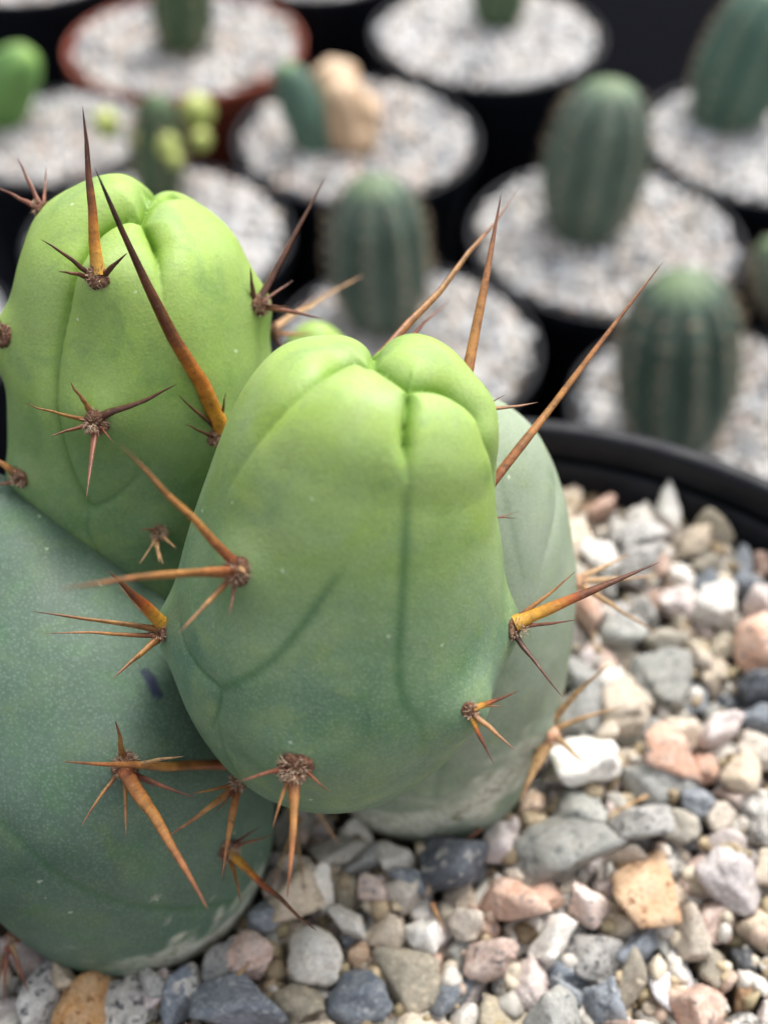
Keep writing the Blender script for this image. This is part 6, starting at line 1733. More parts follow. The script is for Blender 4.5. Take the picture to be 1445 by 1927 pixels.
0 0.15 8.80 7.57 -0.07 0.25 0.43 -0.59 -0.64 G
2 0.17 -3.97 3.08 -0.07 0.26 0.94 0.21 -0.06 W
16 0.18 -2.88 1.44 -0.04 0.02 -0.58 -0.62 0.53 O
10 0.15 -2.78 3.16 -0.35 0.62 -0.07 0.78 -0.00 R
13 0.20 -1.68 0.59 -0.05 0.35 0.36 0.56 -0.66 G
12 0.10 -1.19 2.04 -0.43 0.30 0.79 -0.44 -0.31 P
20 0.13 -1.14 3.23 -0.19 0.33 -0.50 -0.78 -0.20 P
7 0.10 -1.19 10.57 -0.43 0.15 0.05 0.22 0.96 B
4 0.15 -1.18 12.18 -0.36 0.11 -0.42 0.24 0.87 W
18 0.18 0.42 0.02 0.27 0.60 0.24 0.50 0.58 R
2 0.16 0.55 1.41 -0.03 0.79 -0.38 0.45 0.20 R
12 0.11 0.52 2.89 -0.08 0.75 -0.09 0.42 -0.51 L
9 0.20 0.29 9.85 -0.25 0.72 -0.55 -0.02 -0.42 W
15 0.18 0.54 12.18 0.05 0.04 0.95 0.26 -0.18 S
6 0.14 2.09 0.55 -0.02 0.13 0.24 0.96 -0.09 W
15 0.12 1.91 1.54 -0.08 0.27 0.53 -0.13 0.79 W
5 0.14 1.80 2.85 0.01 0.18 0.60 0.65 -0.43 W
12 0.09 1.89 4.49 -0.43 0.58 -0.69 0.21 -0.39 L
13 0.16 1.36 10.53 -0.14 0.34 -0.93 0.09 0.04 L
1 0.16 1.79 12.37 -0.07 0.82 0.44 0.37 0.04 P
20 0.17 3.90 0.14 -0.34 0.43 -0.18 -0.88 0.12 W
1 0.13 3.68 2.07 -0.38 0.37 -0.66 -0.44 0.48 G
6 0.15 3.51 0.53 -0.01 0.10 0.76 -0.09 -0.64 P
13 0.20 6.52 9.29 -0.03 0.07 -0.25 -0.01 0.97 W
9 0.10 3.27 7.96 -0.42 0.47 0.09 0.60 0.64 G
4 0.16 4.98 0.38 -0.18 0.36 0.38 -0.25 -0.82 W
21 0.18 4.96 1.31 -0.05 0.64 -0.03 -0.77 0.03 R
17 0.19 4.93 3.30 -0.08 0.03 -0.52 0.39 0.76 W
4 0.14 4.88 6.42 -0.42 0.93 0.01 -0.10 -0.35 L
12 0.17 6.51 1.84 -0.06 0.42 0.25 -0.84 -0.23 R
0 0.19 7.03 3.16 -0.10 0.26 0.50 -0.60 0.56 R
13 0.17 6.35 4.92 -0.08 0.79 -0.20 -0.57 0.14 R
17 0.17 6.35 6.11 -0.04 0.66 0.11 0.35 0.65 L
14 0.20 6.42 8.01 -0.03 0.15 -0.48 0.80 0.34 L
1 0.13 6.26 9.01 -0.13 0.85 -0.31 0.05 0.43 L
8 0.16 6.67 10.88 -0.01 0.34 0.86 0.15 0.35 L
5 0.10 8.03 3.10 -0.14 0.47 -0.78 -0.42 -0.02 R
8 0.17 7.87 5.17 -0.19 0.94 -0.14 0.32 -0.01 G
5 0.15 7.89 6.01 -0.08 0.45 -0.61 -0.21 -0.62 S
9 0.15 7.68 8.13 -0.04 0.29 0.26 0.92 -0.08 S
6 0.20 7.97 9.29 -0.35 0.41 -0.40 0.30 -0.77 R
'''

# ------------------------------------------------------------------ gravel
def stone_material(key, base, alt, mott=0.5, speck=None, speck_amt=0.0, rough=0.72, bumpy=0.5, sss=0.0, vein_c=None):
    m, nt, b = new_mat('stone_' + key)
    tc = nt.nodes.new('ShaderNodeTexCoord')
    oi = nt.nodes.new('ShaderNodeObjectInfo')
    off = nt.nodes.new('ShaderNodeVectorMath'); off.operation = 'SCALE'
    cx = nt.nodes.new('ShaderNodeCombineXYZ')
    for i in range(3): nt.links.new(oi.outputs['Random'], cx.inputs[i])
    nt.links.new(cx.outputs[0], off.inputs[0]); off.inputs['Scale'].default_value = 57.0
    ad = nt.nodes.new('ShaderNodeVectorMath'); ad.operation = 'ADD'
    nt.links.new(tc.outputs['Object'], ad.inputs[0]); nt.links.new(off.outputs[0], ad.inputs[1])
    co = ad.outputs[0]
    n1 = noise(nt, co, 1.6, 5, 0.62, 0.5)
    f = mth(nt, 'MULTIPLY', ramp(nt, n1, [(0.36, 0.0), (0.66, 1.0)]), mott)
    c = mix(nt, f, base, alt)
    n2 = noise(nt, co, 7.0, 5, 0.7)
    c = mix(nt, 1.0, c, ramp(nt, n2, [(0.25, 0.6), (0.75, 1.35)]), 'MULTIPLY')
    if speck:
        vo = nd(nt, 'ShaderNodeTexVoronoi', Scale=5.5)
        nt.links.new(co, vo.inputs['Vector'])
        sm = nt.nodes.new('ShaderNodeSeparateColor'); nt.links.new(vo.outputs['Color'], sm.inputs[0])
        sf = ramp(nt, sm.outputs[0], [(1 - speck_amt - .04, 0.0), (1 - speck_amt + .04, 1.0)])
        sf = mth(nt, 'MULTIPLY', sf, ramp(nt, noise(nt, co, 9.0, 4, .7), [(.4, .3), (.55, 1.0)]))
        c = mix(nt, sf, c, speck)
    if vein_c:
        nv = noise(nt, co, 1.1, 6, 0.55, 1.2)
        vf = ramp(nt, nv, [(0.475, 0.0), (0.50, 0.8), (0.525, 0.0)])
        c = mix(nt, vf, c, vein_c)
    hv = nt.nodes.new('ShaderNodeHueSaturation')
    nt.links.new(c, hv.inputs['Color'])
    nt.links.new(mth(nt, 'ADD', 0.82, mth(nt, 'MULTIPLY', oi.outputs['Random'], 0.45)), hv.inputs['Value'])
    r2 = mth(nt, 'FRACT', mth(nt, 'MULTIPLY', oi.outputs['Random'], 17.0))
    nt.links.new(mth(nt, 'ADD', 0.7, mth(nt, 'MULTIPLY', r2, 0.55)), hv.inputs['Saturation'])
    nt.links.new(hv.outputs[0], b.inputs['Base Color'])
    b.inputs['Roughness'].default_value = rough
    b.inputs['Specular IOR Level'].default_value = 0.35
    if sss:
        b.inputs['Subsurface Weight'].default_value = sss
        b.inputs['Subsurface Radius'].default_value = (1, 1, 1)
        b.inputs['Subsurface Scale'].default_value = 0.15 * CM
    h = mth(nt, 'ADD', noise(nt, co, 4.0, 6, 0.68), mth(nt, 'MULTIPLY', noise(nt, co, 14.0, 4, 0.7), 0.4))
    bump(nt, b, h, bumpy, 0.09)
    return m

M_ST = {
    'W': stone_material('white', (0.74, 0.71, 0.66), (0.60, 0.54, 0.45), .6, rough=.75, bumpy=.6),
    'R': stone_material('cream', (0.60, 0.51, 0.40), (0.44, 0.38, 0.32), .6, (0.25, .2, .16), .05, bumpy=.55),
    'P': stone_material('pink', (0.52, 0.34, 0.265), (0.62, 0.50, 0.43), .8, (0.12, .12, .13), .06, bumpy=.5),
    'O': stone_material('ochre', (0.56, 0.34, 0.19), (0.62, 0.48, 0.34), .7, (0.24, .12, .06), .08, bumpy=.7),
    'G': stone_material('grey', (0.26, 0.265, 0.245), (0.40, 0.38, 0.34), .6, (0.12, .13, .13), .1, bumpy=.5),
    'B': stone_material('slate', (0.125, 0.145, 0.175), (0.25, 0.27, 0.29), .7, (0.42, .42, .42), .05, rough=.6, bumpy=.55, vein_c=(.34, .36, .38)),
    'K': stone_material('dark', (0.06, 0.066, 0.078), (0.16, 0.17, 0.19), .7, (0.36, .35, .33), .07, rough=.55, bumpy=.8),
    'S': stone_material('granite', (0.50, 0.48, 0.44), (0.28, 0.27, 0.26), .8, (0.06, .06, .065), .22, bumpy=.55),
    'T': stone_material('taupe', (0.36, 0.315, 0.245), (0.27, 0.255, 0.215), .7, (0.5, .44, .34), .1, bumpy=.6),
    'L': stone_material('lilac', (0.50, 0.42, 0.385), (0.40, 0.365, 0.37), .7, (0.66, .6, .55), .1, bumpy=.5),
    'Q': stone_material('quartz', (0.72, 0.72, 0.75), (0.62, 0.62, 0.67), .6, rough=.28, bumpy=.2, sss=.5),
}
STONE_RGB = {'W': (.70,.67,.62), 'R': (.56,.48,.38), 'P': (.56,.36,.28), 'O': (.54,.34,.2), 'G': (.29,.29,.27), 'B': (.15,.17,.2),
             'K': (.06,.065,.08), 'S': (.42,.4,.38), 'T': (.34,.3,.24), 'L': (.47,.4,.38), 'Q': (.7,.7,.73)}

def vcol_stone_material(name, bumpy=0.5, scale=7.0):
    m, nt, b = new_mat(name)
    co = coords_cm(nt)
    c = mix(nt, 1.0, fattr(nt, 'col', 'Color'), ramp(nt, noise(nt, co, scale, 5, 0.7), [(0.3, 0.6), (0.7, 1.3)]), 'MULTIPLY')
    nt.links.new(c, b.inputs['Base Color'])
    b.inputs['Roughness'].default_value = 0.78
    b.inputs['Specular IOR Level'].default_value = 0.3
    bump(nt, b, noise(nt, co, scale * 1.5, 5, 0.7), bumpy, 0.05)
    return m
M_FILL = vcol_stone_material('stone_mixed')

def joined_stones(name, items, sub, mat, parent):
    """items: (shape, size, loc, quat, rgb) joined into one mesh"""
    cache = {}
    VV, FF, CC, o = [], [], [], 0
    for k, size, loc, q, rgb in items:
        if k not in cache:
            cache[k] = pebble_shape(k, sub)
        V, F = cache[k]
        Rm = np.array(Quaternion(q).to_matrix())
        VV.append((V * size) @ Rm.T + np.array(loc)); FF.append(np.array(F) + o); o += len(V)
        CC.append(np.repeat([rgb], len(V), 0))
    me = mesh_np(name, np.vstack(VV), np.vstack(FF))
    attr_col(me, 'col', np.vstack(CC))
    ob = link(name, me, mat, parent)
    ob['kind'] = 'stuff'
    return ob

POT_C, POT_R = (1.7, 6.1), 7.55

def soil_material():
    m, nt, b = new_mat('soil')
    co = coords_cm(nt)
    c = ramp(nt, noise(nt, co, 3.0, 6, 0.7), [(0.3, (0.02, 0.014, 0.01)), (0.55, (0.07, 0.05, 0.032)), (0.75, (0.16, 0.12, 0.08))])
    nt.links.new(c, b.inputs['Base Color'])
    b.inputs['Roughness'].default_value = 0.95
    bump(nt, b, noise(nt, co, 8.0, 6, 0.75), 1.0, 0.15)
    return m

def disc(name, cx, cy, z, R, mat, parent=None, amp=0.05, seed=1, nr=40, ns=96):
    rr = np.linspace(0, R, nr + 1)[1:]
    th = np.linspace(0, 2 * math.pi, ns, endpoint=False)
    X = np.stack([cx + rr[:, None] * np.cos(th), cy + rr[:, None] * np.sin(th), np.full((nr, ns), z)], -1).reshape(-1, 3)
    X = np.vstack([X, [[cx, cy, z]]])
    X[:, 2] += amp * vnoise(X * [1, 1, 0], 2.0, seed)
    F = [f for f in tube_faces(nr, ns, True, False)]
    me = mesh_np(name, X, F)
    return link(name, me, mat, parent)

gravel = disc('gravel_ground', POT_C[0], POT_C[1], -0.46, POT_R - .12, soil_material(), amp=.04)
set_label(gravel, 'mixed pebble gravel over dark soil filling the black pot', None, None, 'structure')

PROTO = []
for k in range(NSHAPE):
    V, F = pebble_shape(k, 4)
    me = bpy.data.meshes.new('pebble')
    me.from_pydata(V.tolist(), [], F)
    me.polygons.foreach_set('use_smooth', np.ones(len(me.polygons), bool))
    me.materials.append(M_ST['G'])
    PROTO.append(me)

# stones banked up against the stem bases
rb = random.Random(31)
BANK = []
for px, py, r, c in ((565, 1640, .3, 'R'), (640, 1606, .27, 'T'), (692, 1612, .22, 'G'), (748, 1622, .25, 'W'), (806, 1612, .2, 'R'), (955, 1560, .22, 'L'), (1000, 1512, .2, 'O'),
                     (300, 1862, .2, 'L'), (352, 1850, .22, 'S'), (408, 1826, .24, 'G'), (456, 1782, .23, 'W'), (492, 1722, .24, 'B'), (520, 1668, .22, 'P'),
                     (770, 1660, .24, 'B'), (600, 1672, .26, 'W'), (700, 1672, .24, 'P'), (1045, 1455, .18, 'R'), (1062, 1352, .2, 'B'), (655, 1740, .2, 'W')):
    p = on_plane(px, py, .02)
    q = Quaternion((rb.gauss(0, 1), rb.gauss(0, 1), rb.gauss(0, 1), rb.gauss(0, 1))).normalized()
    BANK.append(f'{rb.randrange(NSHAPE)} {r} {p[0]:.2f} {p[1]:.2f} {p[2] + rb.uniform(-.04, .06):.2f} {q.w:.2f} {q.x:.2f} {q.y:.2f} {q.z:.2f} {c}')
SEEN_ALL = SEEN.strip() + '\n' + '\n'.join(BANK)
# settled gravel: shape, size, x, y, z (cm), orientation quaternion, stone kind; largest in view first
for row in SEEN_ALL.split('\n'):
    q = row.split()
    o = bpy.data.objects.new('pebble', PROTO[int(q[0])])
    COL.objects.link(o)
    o.parent = gravel
    sz = float(q[1]) * CM
    o.scale = (sz, sz, sz)
    o.location = [float(v) * CM for v in q[2:5]]
    o.rotation_mode = 'QUATERNION'
    o.rotation_quaternion = [float(v) for v in q[5:9]]
    o.material_slots[0].link = 'OBJECT'
    o.material_slots[0].material = M_ST[q[9]]

items = []
for row in REST.strip().split('\n'):
    q = row.split()
    items.append((int(q[0]), float(q[1]), [float(v) for v in q[2:5]], [float(v) for v in q[5:9]], STONE_RGB[q[9]]))
joined_stones('pebble_fill', items, 3, M_FILL, gravel)
# chips and grit in the gaps between the stones
lo = {k: pebble_shape(k, 1) for k in range(NSHAPE)}
gv, gf, go = [], [], 0
for row in (SEEN_ALL + '\n' + REST.strip()).split('\n'):
    q = row.split()
    V, F = lo[int(q[0])]
    gv.append((V * float(q[1])) @ np.array(Quaternion([float(v) for v in q[5:9]]).to_matrix()).T + np.array([float(v) for v in q[2:5]]))
    gf += [[v + go for v in f] for f in F]; go += len(V)
gb = BVHTree.FromPolygons([Vector(v) for v in np.vstack(gv)], gf)
rr = random.Random(5)
grit = []
crumb = [on_plane(740, 1650, 0), on_plane(1150, 1480, 0), on_plane(980, 1545, 0), on_plane(450, 1840, 0)]      # where dry crumbs gathered
while len(grit) < 3420:
    near = len(grit) > 3200
    if near:
        cc = rr.choice(crumb); x, y = cc[0] + rr.gauss(0, .3), cc[1] + rr.gauss(0, .25)
    else:
        a, r = rr.uniform(0, 6.2832), POT_R * .96 * math.sqrt(rr.random())
        x, y = POT_C[0] + r * math.cos(a), POT_C[1] + r * math.sin(a)
    h = gb.ray_cast(Vector((x, y, 4)), Vector((0, 0, -1)))
    z = h[0].z if h[0] is not None else -.45
    if z > (.02 if near else -.05):
        continue
    if any(st.bvh.ray_cast(Vector((x, y, -.2)), Vector((0, 0, 1)))[0] is not None and st is not B for st in (A, Cst, D)):
        continue
    q = Quaternion((rr.gauss(0, 1), rr.gauss(0, 1), rr.gauss(0, 1), rr.gauss(0, 1))).normalized()
    c = rr.choice([(.46, .37, .24), (.34, .28, .17), (.58, .51, .4), (.24, .18, .11), (.4, .38, .34), (.62, .58, .52), (.5, .38, .3)])
    if near: c = rr.choice([(.40, .31, .20), (.32, .25, .16), (.5, .41, .28), (.24, .18, .11)])
    size = rr.uniform(.04, .10) if rr.random() < .7 else rr.uniform(.10, .17)
    grit.append((rr.randrange(NSHAPE), size, (x, y, z + size * .25), q, c))
joined_stones('grit', grit, 2, M_FILL, gravel)

# dead spines that fell on the gravel
def fallen(x0, y0, x1, y1, z0, z1, w, kind, label):
    a, b_ = on_plane(x0, y0, z0), on_plane(x1, y1, z1)
    o = link('fallen_spine', spine_mesh(a, b_, w, .04, _rs), M_SP[kind])
    set_label(o, label, 'dead spine', 'dead spines lying on the gravel')
fallen(420, 1862, 474, 1806, .18, .34, .045, 'tan', 'short tan dead spine lying against the base of the mature dark stem')
fallen(905, 1560, 858, 1602, .3, .22, .03, 'red', 'thin reddish dead spine at the foot of the pale waxy stem')
fallen(1218, 1498, 1146, 1530, .25, .2, .03, 'tan', 'thin tan dead spine on the pebbles by the pale waxy stem')
fallen(812, 1700, 838, 1760, .25, .22, .035, 'brown', 'small brown dead spine between pebbles at the bottom middle')

# ------------------------------------------------------------------ pots
def plastic(name, col, rough, edge=None):
    m, nt, b = new_mat(name)
    co = coords_cm(nt)
    n = noise(nt, co, 1.2, 5, 0.6)
    c = mix(nt, ramp(nt, n, [(0.45, 0.0), (0.8, 0.5)]), col, edge or tuple(min(1, v * 2.2 + .004) for v in col))
    nt.links.new(c, b.inputs['Base Color'])
    nt.links.new(ramp(nt, noise(nt, co, 3.0, 4, .6), [(.3, rough - .08), (.7, rough + .1)]), b.inputs['Roughness'])
    b.inputs['Specular IOR Level'].default_value = 0.2
    bump(nt, b, noise(nt, co, 6.0, 3, .5), .12, .03)
    return m
M_BLACK = plastic('pot_black', (0.005, 0.006, 0.009), 0.5)
M_TERRA = plastic('pot_terracotta', (0.20, 0.045, 0.025), 0.65, (0.27, 0.09, 0.055))

def lathe(name, prof, cx, cy, mat, parent, ns=96):
    th = np.linspace(0, 2 * math.pi, ns, endpoint=False)
    V = np.array([[[cx + r * math.cos(t), cy + r * math.sin(t), z] for t in th] for r, z in prof]).reshape(-1, 3)
    n = len(prof)
    F = [f[::-1] for f in tube_faces(n, ns, False, False)]
    return link(name, mesh_np(name, V, F), mat, parent)

def round_prof(pts, r=.08, k=4):
    """profile with its corners rounded"""
    P = [np.array(p, float) for p in pts]
    out = [P[0]]
    for i in range(1, len(P) - 1):
        a = P[i] + (P[i - 1] - P[i]) / np.linalg.norm(P[i - 1] - P[i]) * min(r, np.linalg.norm(P[i - 1] - P[i]) * .45)
        b = P[i] + (P[i + 1] - P[i]) / np.linalg.norm(P[i + 1] - P[i]) * min(r, np.linalg.norm(P[i + 1] - P[i]) * .45)
        for t in np.linspace(0, 1, k):
            out.append((1 - t) ** 2 * a + 2 * t * (1 - t) * P[i] + t * t * b)
    out.append(P[-1])
    return out

def make_pot(cx, cy, zr, R, height, mat, label, fill_drop=.9, group=None):
    """zr: rim height; R: outer rim radius"""
    root = link('plant_pot', None)
    root.location = (cx * CM, cy * CM, (zr - height) * CM)
    set_label(root, label, 'plant pot', group)
    h = height
    wall = round_prof([(0.01, .0), (R * .74, .0), (R - .35, h - 1.3), (R - .40, h - .62), (R - .5, h - .66), (R - .62, h - 1.3), (R * .74 - .3, .3), (0.01, .3)], .1)
    lathe('wall', wall, 0, 0, mat, root)
    rim = round_prof([(R - .33, h - 1.25), (R - .06, h - 1.2), (R, h - .06), (R - .1, h), (R - .3, h - .02), (R - .36, h - .22), (R - .34, h - .6)], .09, 5)
    lathe('rim', rim, 0, 0, mat, root)
    return root

BENCH_Z = -31.0
main_pot = make_pot(POT_C[0], POT_C[1], 1.0, POT_R + .35, 1.0 - BENCH_Z, M_BLACK, 'large black plastic pot holding the clump of plump cactus stems')

bm_ = bmesh.new()
m_bench, nt, b = new_mat('bench_cloth')
c = ramp(nt, noise(nt, coords_cm(nt), 1.5, 4, .6), [(.3, (.0012, .0014, .0025)), (.7, (.0025, .0028, .0045))])
nt.links.new(c, b.inputs['Base Color']); b.inputs['Roughness'].default_value = .9; b.inputs['Specular IOR Level'].default_value = .02
g = np.linspace(-1, 1, 41)
BX, BY = np.meshgrid(g * 160, 70 + g * 160)
BV = np.stack([BX, BY, np.full_like(BX, BENCH_Z - .02)], -1).reshape(-1, 3)
BV[:, 2] += -.05 + .05 * vnoise(BV, .2, 3)
BF = [[i * 41 + j, i * 41 + j + 1, (i + 1) * 41 + j + 1, (i + 1) * 41 + j] for i in range(40) for j in range(40)]
bench = link('ground', mesh_np('ground', BV, BF), m_bench)
set_label(bench, 'black ground cloth under the rows of pots', None, None, 'structure')

# small-stone topping of the other pots: three mixes, shared
def topping(seed, n=760, whiten=0.0):
    r = random.Random(seed)
    its = []
    pal = [(.62,.58,.53), (.70,.68,.65), (.6,.53,.45), (.56,.44,.37), (.40,.40,.41), (.30,.32,.35), (.52,.49,.46), (.66,.63,.6), (.46,.47,.48)]
    pts = []
    for _ in range(n * 6):
        a, q = r.uniform(0, 6.2832), 6.35 * math.sqrt(r.random())
        x, y = q * math.cos(a), q * math.sin(a)
        if all((x - u) ** 2 + (y - v) ** 2 > .17 for u, v in pts):
            pts.append((x, y))
            if len(pts) >= n: break
    for x, y in pts:
        q = Quaternion((r.gauss(0, 1), r.gauss(0, 1), r.gauss(0, 1), r.gauss(0, 1))).normalized()
        c = np.array(r.choice(pal)); c = (c + (np.array([.72, .71, .70]) - c) * whiten * r.random()) * .9
        its.append((r.randrange(NSHAPE), r.uniform(.24, .42), (x, y, r.uniform(-.06, .08)), q, tuple(c)))
    return its
M_TOP = vcol_stone_material('stone_topping', .4, 3.0)
TOP = []
for sd, wh in ((1, .5), (2, .15), (3, .85)):
    ob = joined_stones('gravel_topping', topping(sd, whiten=wh), 2, M_TOP, None)
    TOP.append(ob.data); bpy.data.objects.remove(ob)
M_BED = soil_material(); M_BED.name = 'soil_grey'

RIM_Z = -19.0
def bg_pot(cx, cy, R, kind, mix_id, label):
    p = make_pot(cx, cy, RIM_Z, R, RIM_Z - BENCH_Z, M_TERRA if kind else M_BLACK, label, group='pots of other cacti standing close together')
    h = RIM_Z - BENCH_Z
    t = link('gravel_topping', TOP[mix_id], None, p)
    s = (R - .42) / 6.6
    t.scale = (s, s, 1); t.location = (0, 0, (h - .22) * CM); t.rotation_euler = (0, 0, cx * 3.1 + cy)
    t['kind'] = 'stuff'
    disc('soil', 0, 0, h - .4, R - .5, M_BED, p, .02, nr=12, ns=48)
    return p
for a in [
    (6.9, 72.8, 7.8, 0, 2, 'black pot of pale gravel with a dark green stem cut off by the top edge'),
    (-13.1, 71.4, 7.8, 1, 1, 'terracotta-red pot with gravel, the only reddish pot'),
    (-1.6, 59.3, 7.2, 0, 1, 'black pot holding the slim bluish cactus and a tan dried cactus'),
    (11.6, 49.2, 7.2, 0, 0, 'black pot holding the ribbed cactus above the tallest amber spines'),
    (22.3, 59.2, 7.3, 0, 2, 'black pot of pale gravel holding the cactus cut off by the right edge'),
    (14.7, 35.5, 6.6, 0, 0, 'black pot just behind the big pot rim, with a broad ribbed cactus'),
    (1.1, 40.4, 6.3, 0, 0, 'black pot behind the two plump stems, with a grey-green cactus'),
    (-11.8, 49.3, 7.0, 0, 2, 'black pot of whitish gravel behind the upright stem, with the budding cactus'),
    (-19.5, 59.5, 5.6, 0, 1, 'small black pot with the lime-green cactus at the left edge'),
    (-23.7, 40.2, 6.5, 0, 0, 'black pot of gravel half hidden beyond the left edge'),
    (-26.0, 84.6, 7.5, 0, 2, 'black pot of pale gravel in the top left corner'),
    (-4.8, 84.1, 6.3, 0, 2, 'black pot of pale gravel cut off at the top middle'),
    (24.4, 43.9, 5.8, 0, 0, 'black pot at the right edge with a small dark cactus'),
]:
    bg_pot(*a)

# ------------------------------------------------------------------ other cacti
def bg_skin(name, c_old, c_rib, c_tip):
    m, nt, b = new_mat(name)
    co = coords_cm(nt)
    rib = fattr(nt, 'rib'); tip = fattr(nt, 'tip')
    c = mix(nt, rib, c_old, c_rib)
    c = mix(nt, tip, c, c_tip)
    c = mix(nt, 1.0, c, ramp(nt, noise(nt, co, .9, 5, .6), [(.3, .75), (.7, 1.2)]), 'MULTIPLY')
    nt.links.new(c, b.inputs['Base Color'])
    b.inputs['Roughness'].default_value = .6
    bump(nt, b, noise(nt, co, 5, 4, .6), .2, .03)
    return m
M_BG = {
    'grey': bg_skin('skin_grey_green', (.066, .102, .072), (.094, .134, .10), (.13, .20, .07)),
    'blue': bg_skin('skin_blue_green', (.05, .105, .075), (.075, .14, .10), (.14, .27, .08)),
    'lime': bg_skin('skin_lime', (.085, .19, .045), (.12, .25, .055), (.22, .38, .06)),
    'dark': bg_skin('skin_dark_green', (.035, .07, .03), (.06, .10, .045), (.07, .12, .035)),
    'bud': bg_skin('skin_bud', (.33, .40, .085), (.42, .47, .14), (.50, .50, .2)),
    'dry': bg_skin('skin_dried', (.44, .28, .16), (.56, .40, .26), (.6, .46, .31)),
}
M_THORN = hair_material('thin_spines', (.18, .12, .07), (.42, .34, .24))

def ribbed(name, p0, p1, R, ribs, mat, parent, amp=.12, flat=1.0, seed=1, areoles=True, taper=.75):
    nr, ns = 70, ribs * 10
    u = np.linspace(0, 1, nr)
    prof = np.sqrt(np.clip(pchip([0, .08, .45, .75, .93, 1.0], [.30, .5 * taper, 1.0, .82, .35, 0], u), 1e-5, None))
    ax = p1 - p0; Ln = np.linalg.norm(ax); T = ax / Ln
    U = np.cross(T, [0, 1, .2]); U /= np.linalg.norm(U); W = np.cross(U, T)
    th = np.linspace(0, 2 * math.pi, ns, endpoint=False)
    rb = np.abs(np.cos(th * ribs / 2)) ** 1.2
    rad = R * prof[:, None] * (1 + amp * (rb[None] - .6))
    cen = p0 + np.outer(u, ax)
    V = (cen[:, None] + rad[:, :, None] * (np.cos(th)[None, :, None] * U + flat * np.sin(th)[None, :, None] * W)).reshape(-1, 3)
    V = np.vstack([V, p1[None]])
    F = [f[::-1] for f in tube_faces(nr, ns, False, True)]
    me = mesh_np(name, V, F)
    attr(me, 'rib', np.concatenate([np.tile(rb, nr), [1]]))
    attr(me, 'tip', np.clip((np.concatenate([np.repeat(u, ns), [1]]) - .93) / .10, 0, 1))
    body = link(name, me, mat, parent)
    if areoles:
        r = np.random.RandomState(seed)
        SV, SF = [], []
        for k in range(ribs):
            j = int(round(k * 10)) % ns
            for i in range(8, nr - 3, 6):
                b0 = V[i * ns + j]; out = b0 - cen[i]; out /= np.linalg.norm(out)
                for _ in range(7):
                    d = out + r.normal(size=3) * .55; d /= np.linalg.norm(d)
                    s = np.cross(d, r.normal(size=3)); s /= np.linalg.norm(s); s2 = np.cross(d, s)
                    o = len(SV)
                    for a in (0, 2.1, 4.2):
                        SV.append(b0 + .045 * (math.cos(a) * s + math.sin(a) * s2))
                    SV.append(b0 + d * r.uniform(.3, .6))
                    SF += [[o, o + 1, o + 3], [o + 1, o + 2, o + 3], [o + 2, o, o + 3]]
        t = link('thin_spines', mesh_np('thin_spines', np.array(SV), SF, False), M_THORN, parent)
        t['kind'] = 'stuff'
    return body

def upright(bx, by, tx, ty, dy=0.0):
    p0 = on_plane(bx, by, RIM_Z - .8)
    d = AX_F + AX_R * (tx - 722.5) / FPX - AX_U * (ty - 963.5) / FPX
    p1 = C0 + d * ((p0[1] + dy) / d[1])
    ax = p1 - p0
    return p0 - ax / np.linalg.norm(ax) * .5, p1

def bg_cactus(name, bx, by, tx, ty, wpx, ribs, mat, label, amp=.12, dy=0.0, areoles=True, flat=1.0):
    p0, p1 = upright(bx, by, tx, ty, dy)
    root = link(name, None)
    set_label(root, label, 'cactus', 'cacti in the pots behind')
    R = wpx * .88 / 2 * project((p0 + p1) / 2)[2] / FPX
    ribbed('body', p0, p1, R, ribs, M_BG[mat], root, amp, flat, seed=int(bx), areoles=areoles)
    return root, p0, p1, R

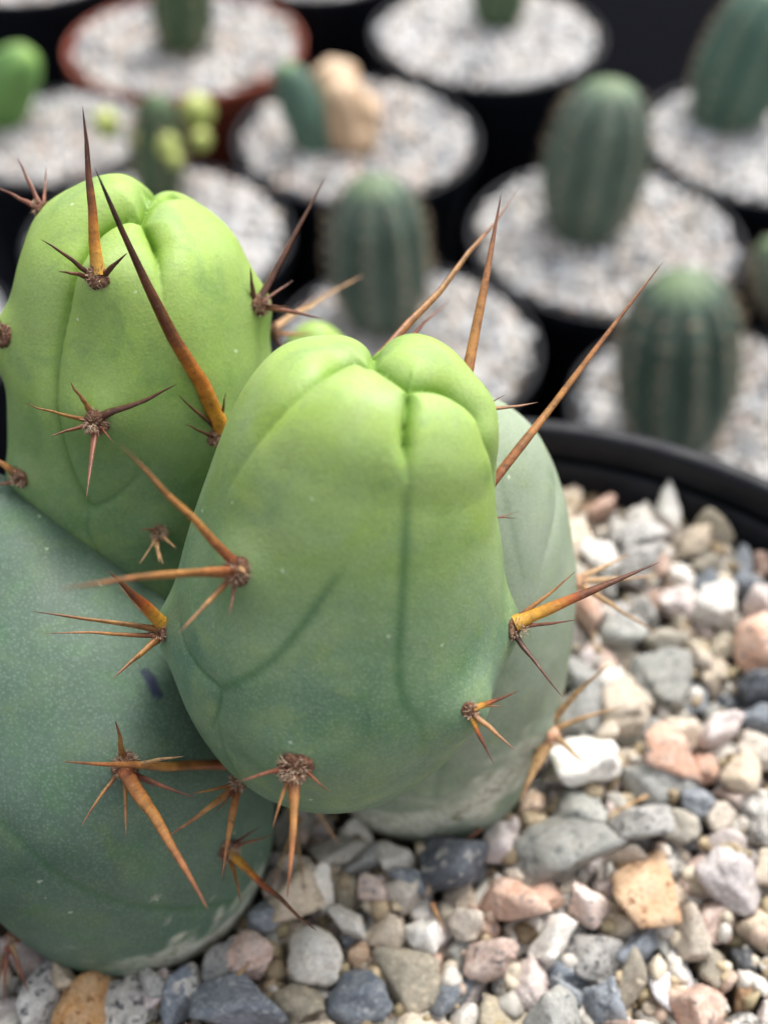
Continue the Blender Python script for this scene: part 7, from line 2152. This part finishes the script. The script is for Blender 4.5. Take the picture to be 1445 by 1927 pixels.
bg_cactus('ribbed_cactus', 1090, 455, 1152, 150, 205, 9, 'grey', 'ribbed grey-green cactus leaning a little, above the tallest amber spines', .2, .8)
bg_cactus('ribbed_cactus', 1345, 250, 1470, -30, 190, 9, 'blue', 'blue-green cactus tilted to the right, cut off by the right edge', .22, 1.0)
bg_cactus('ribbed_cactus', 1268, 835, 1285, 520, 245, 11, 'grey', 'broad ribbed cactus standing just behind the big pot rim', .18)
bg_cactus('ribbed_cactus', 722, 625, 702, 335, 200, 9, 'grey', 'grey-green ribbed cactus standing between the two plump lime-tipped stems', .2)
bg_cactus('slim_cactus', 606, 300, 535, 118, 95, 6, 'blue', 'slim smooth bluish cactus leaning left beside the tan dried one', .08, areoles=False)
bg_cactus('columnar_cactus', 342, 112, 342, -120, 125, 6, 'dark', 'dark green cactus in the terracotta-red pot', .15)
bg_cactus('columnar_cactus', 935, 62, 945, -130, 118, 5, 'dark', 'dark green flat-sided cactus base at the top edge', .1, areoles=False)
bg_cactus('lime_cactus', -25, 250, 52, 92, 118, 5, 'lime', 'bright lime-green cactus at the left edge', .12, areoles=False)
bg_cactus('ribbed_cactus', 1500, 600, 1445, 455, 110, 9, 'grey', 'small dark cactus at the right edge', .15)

root, p0, p1, R = bg_cactus('budding_cactus', 300, 385, 296, 178, 105, 7, 'dark', 'spiny green cactus carrying pale yellow buds behind the upright stem', .2)
dpb = project((p0 + p1) / 2)[2]
for bx, by, ss, off in ((200, 232, 62, 0), (372, 208, 74, -.5), (315, 272, 52, -1.7), (378, 262, 46, -.6), (330, 300, 34, -1.7), (262, 262, 34, -1.4)):
    q = at(bx, by, dpb + off)
    r_ = ss * .78 / 2 * dpb / FPX
    ribbed('bud', q + np.array([0, 0, -r_]), q + np.array([.05, -.1, r_ * 1.05]), r_, 6, M_BG['bud'], root, .12, areoles=False, taper=1.0)
    mid = p0 + (p1 - p0) * np.clip((q[2] - p0[2] - .6) / (p1[2] - p0[2]), .1, .9)
    link('bud_stalk', spine_mesh(mid, q + np.array([0, 0, -r_ * .6]), .28, .05, _rs), M_BG['dark'], root)

# dried tan plant
root = link('dried_cactus', None)
set_label(root, 'shrivelled tan dried cactus beside the slim bluish one', 'cactus', 'cacti in the pots behind')
p0, p1 = upright(668, 290, 640, 150)
ribbed('body', p0, p1, 1.5, 7, M_BG['dry'], root, .18, areoles=False)
dpd = project(p0)[2]
for bx, by, ss in ((630, 165, 92), (672, 222, 88), (640, 205, 80), (675, 262, 62)):
    q = at(bx, by, dpd - 2.0); r_ = ss / 2 * dpd / FPX
    ribbed('lobe', q + np.array([0, .4, -r_]), q + np.array([.1, -.2, r_]), r_, 5, M_BG['dry'], root, .2, areoles=False)
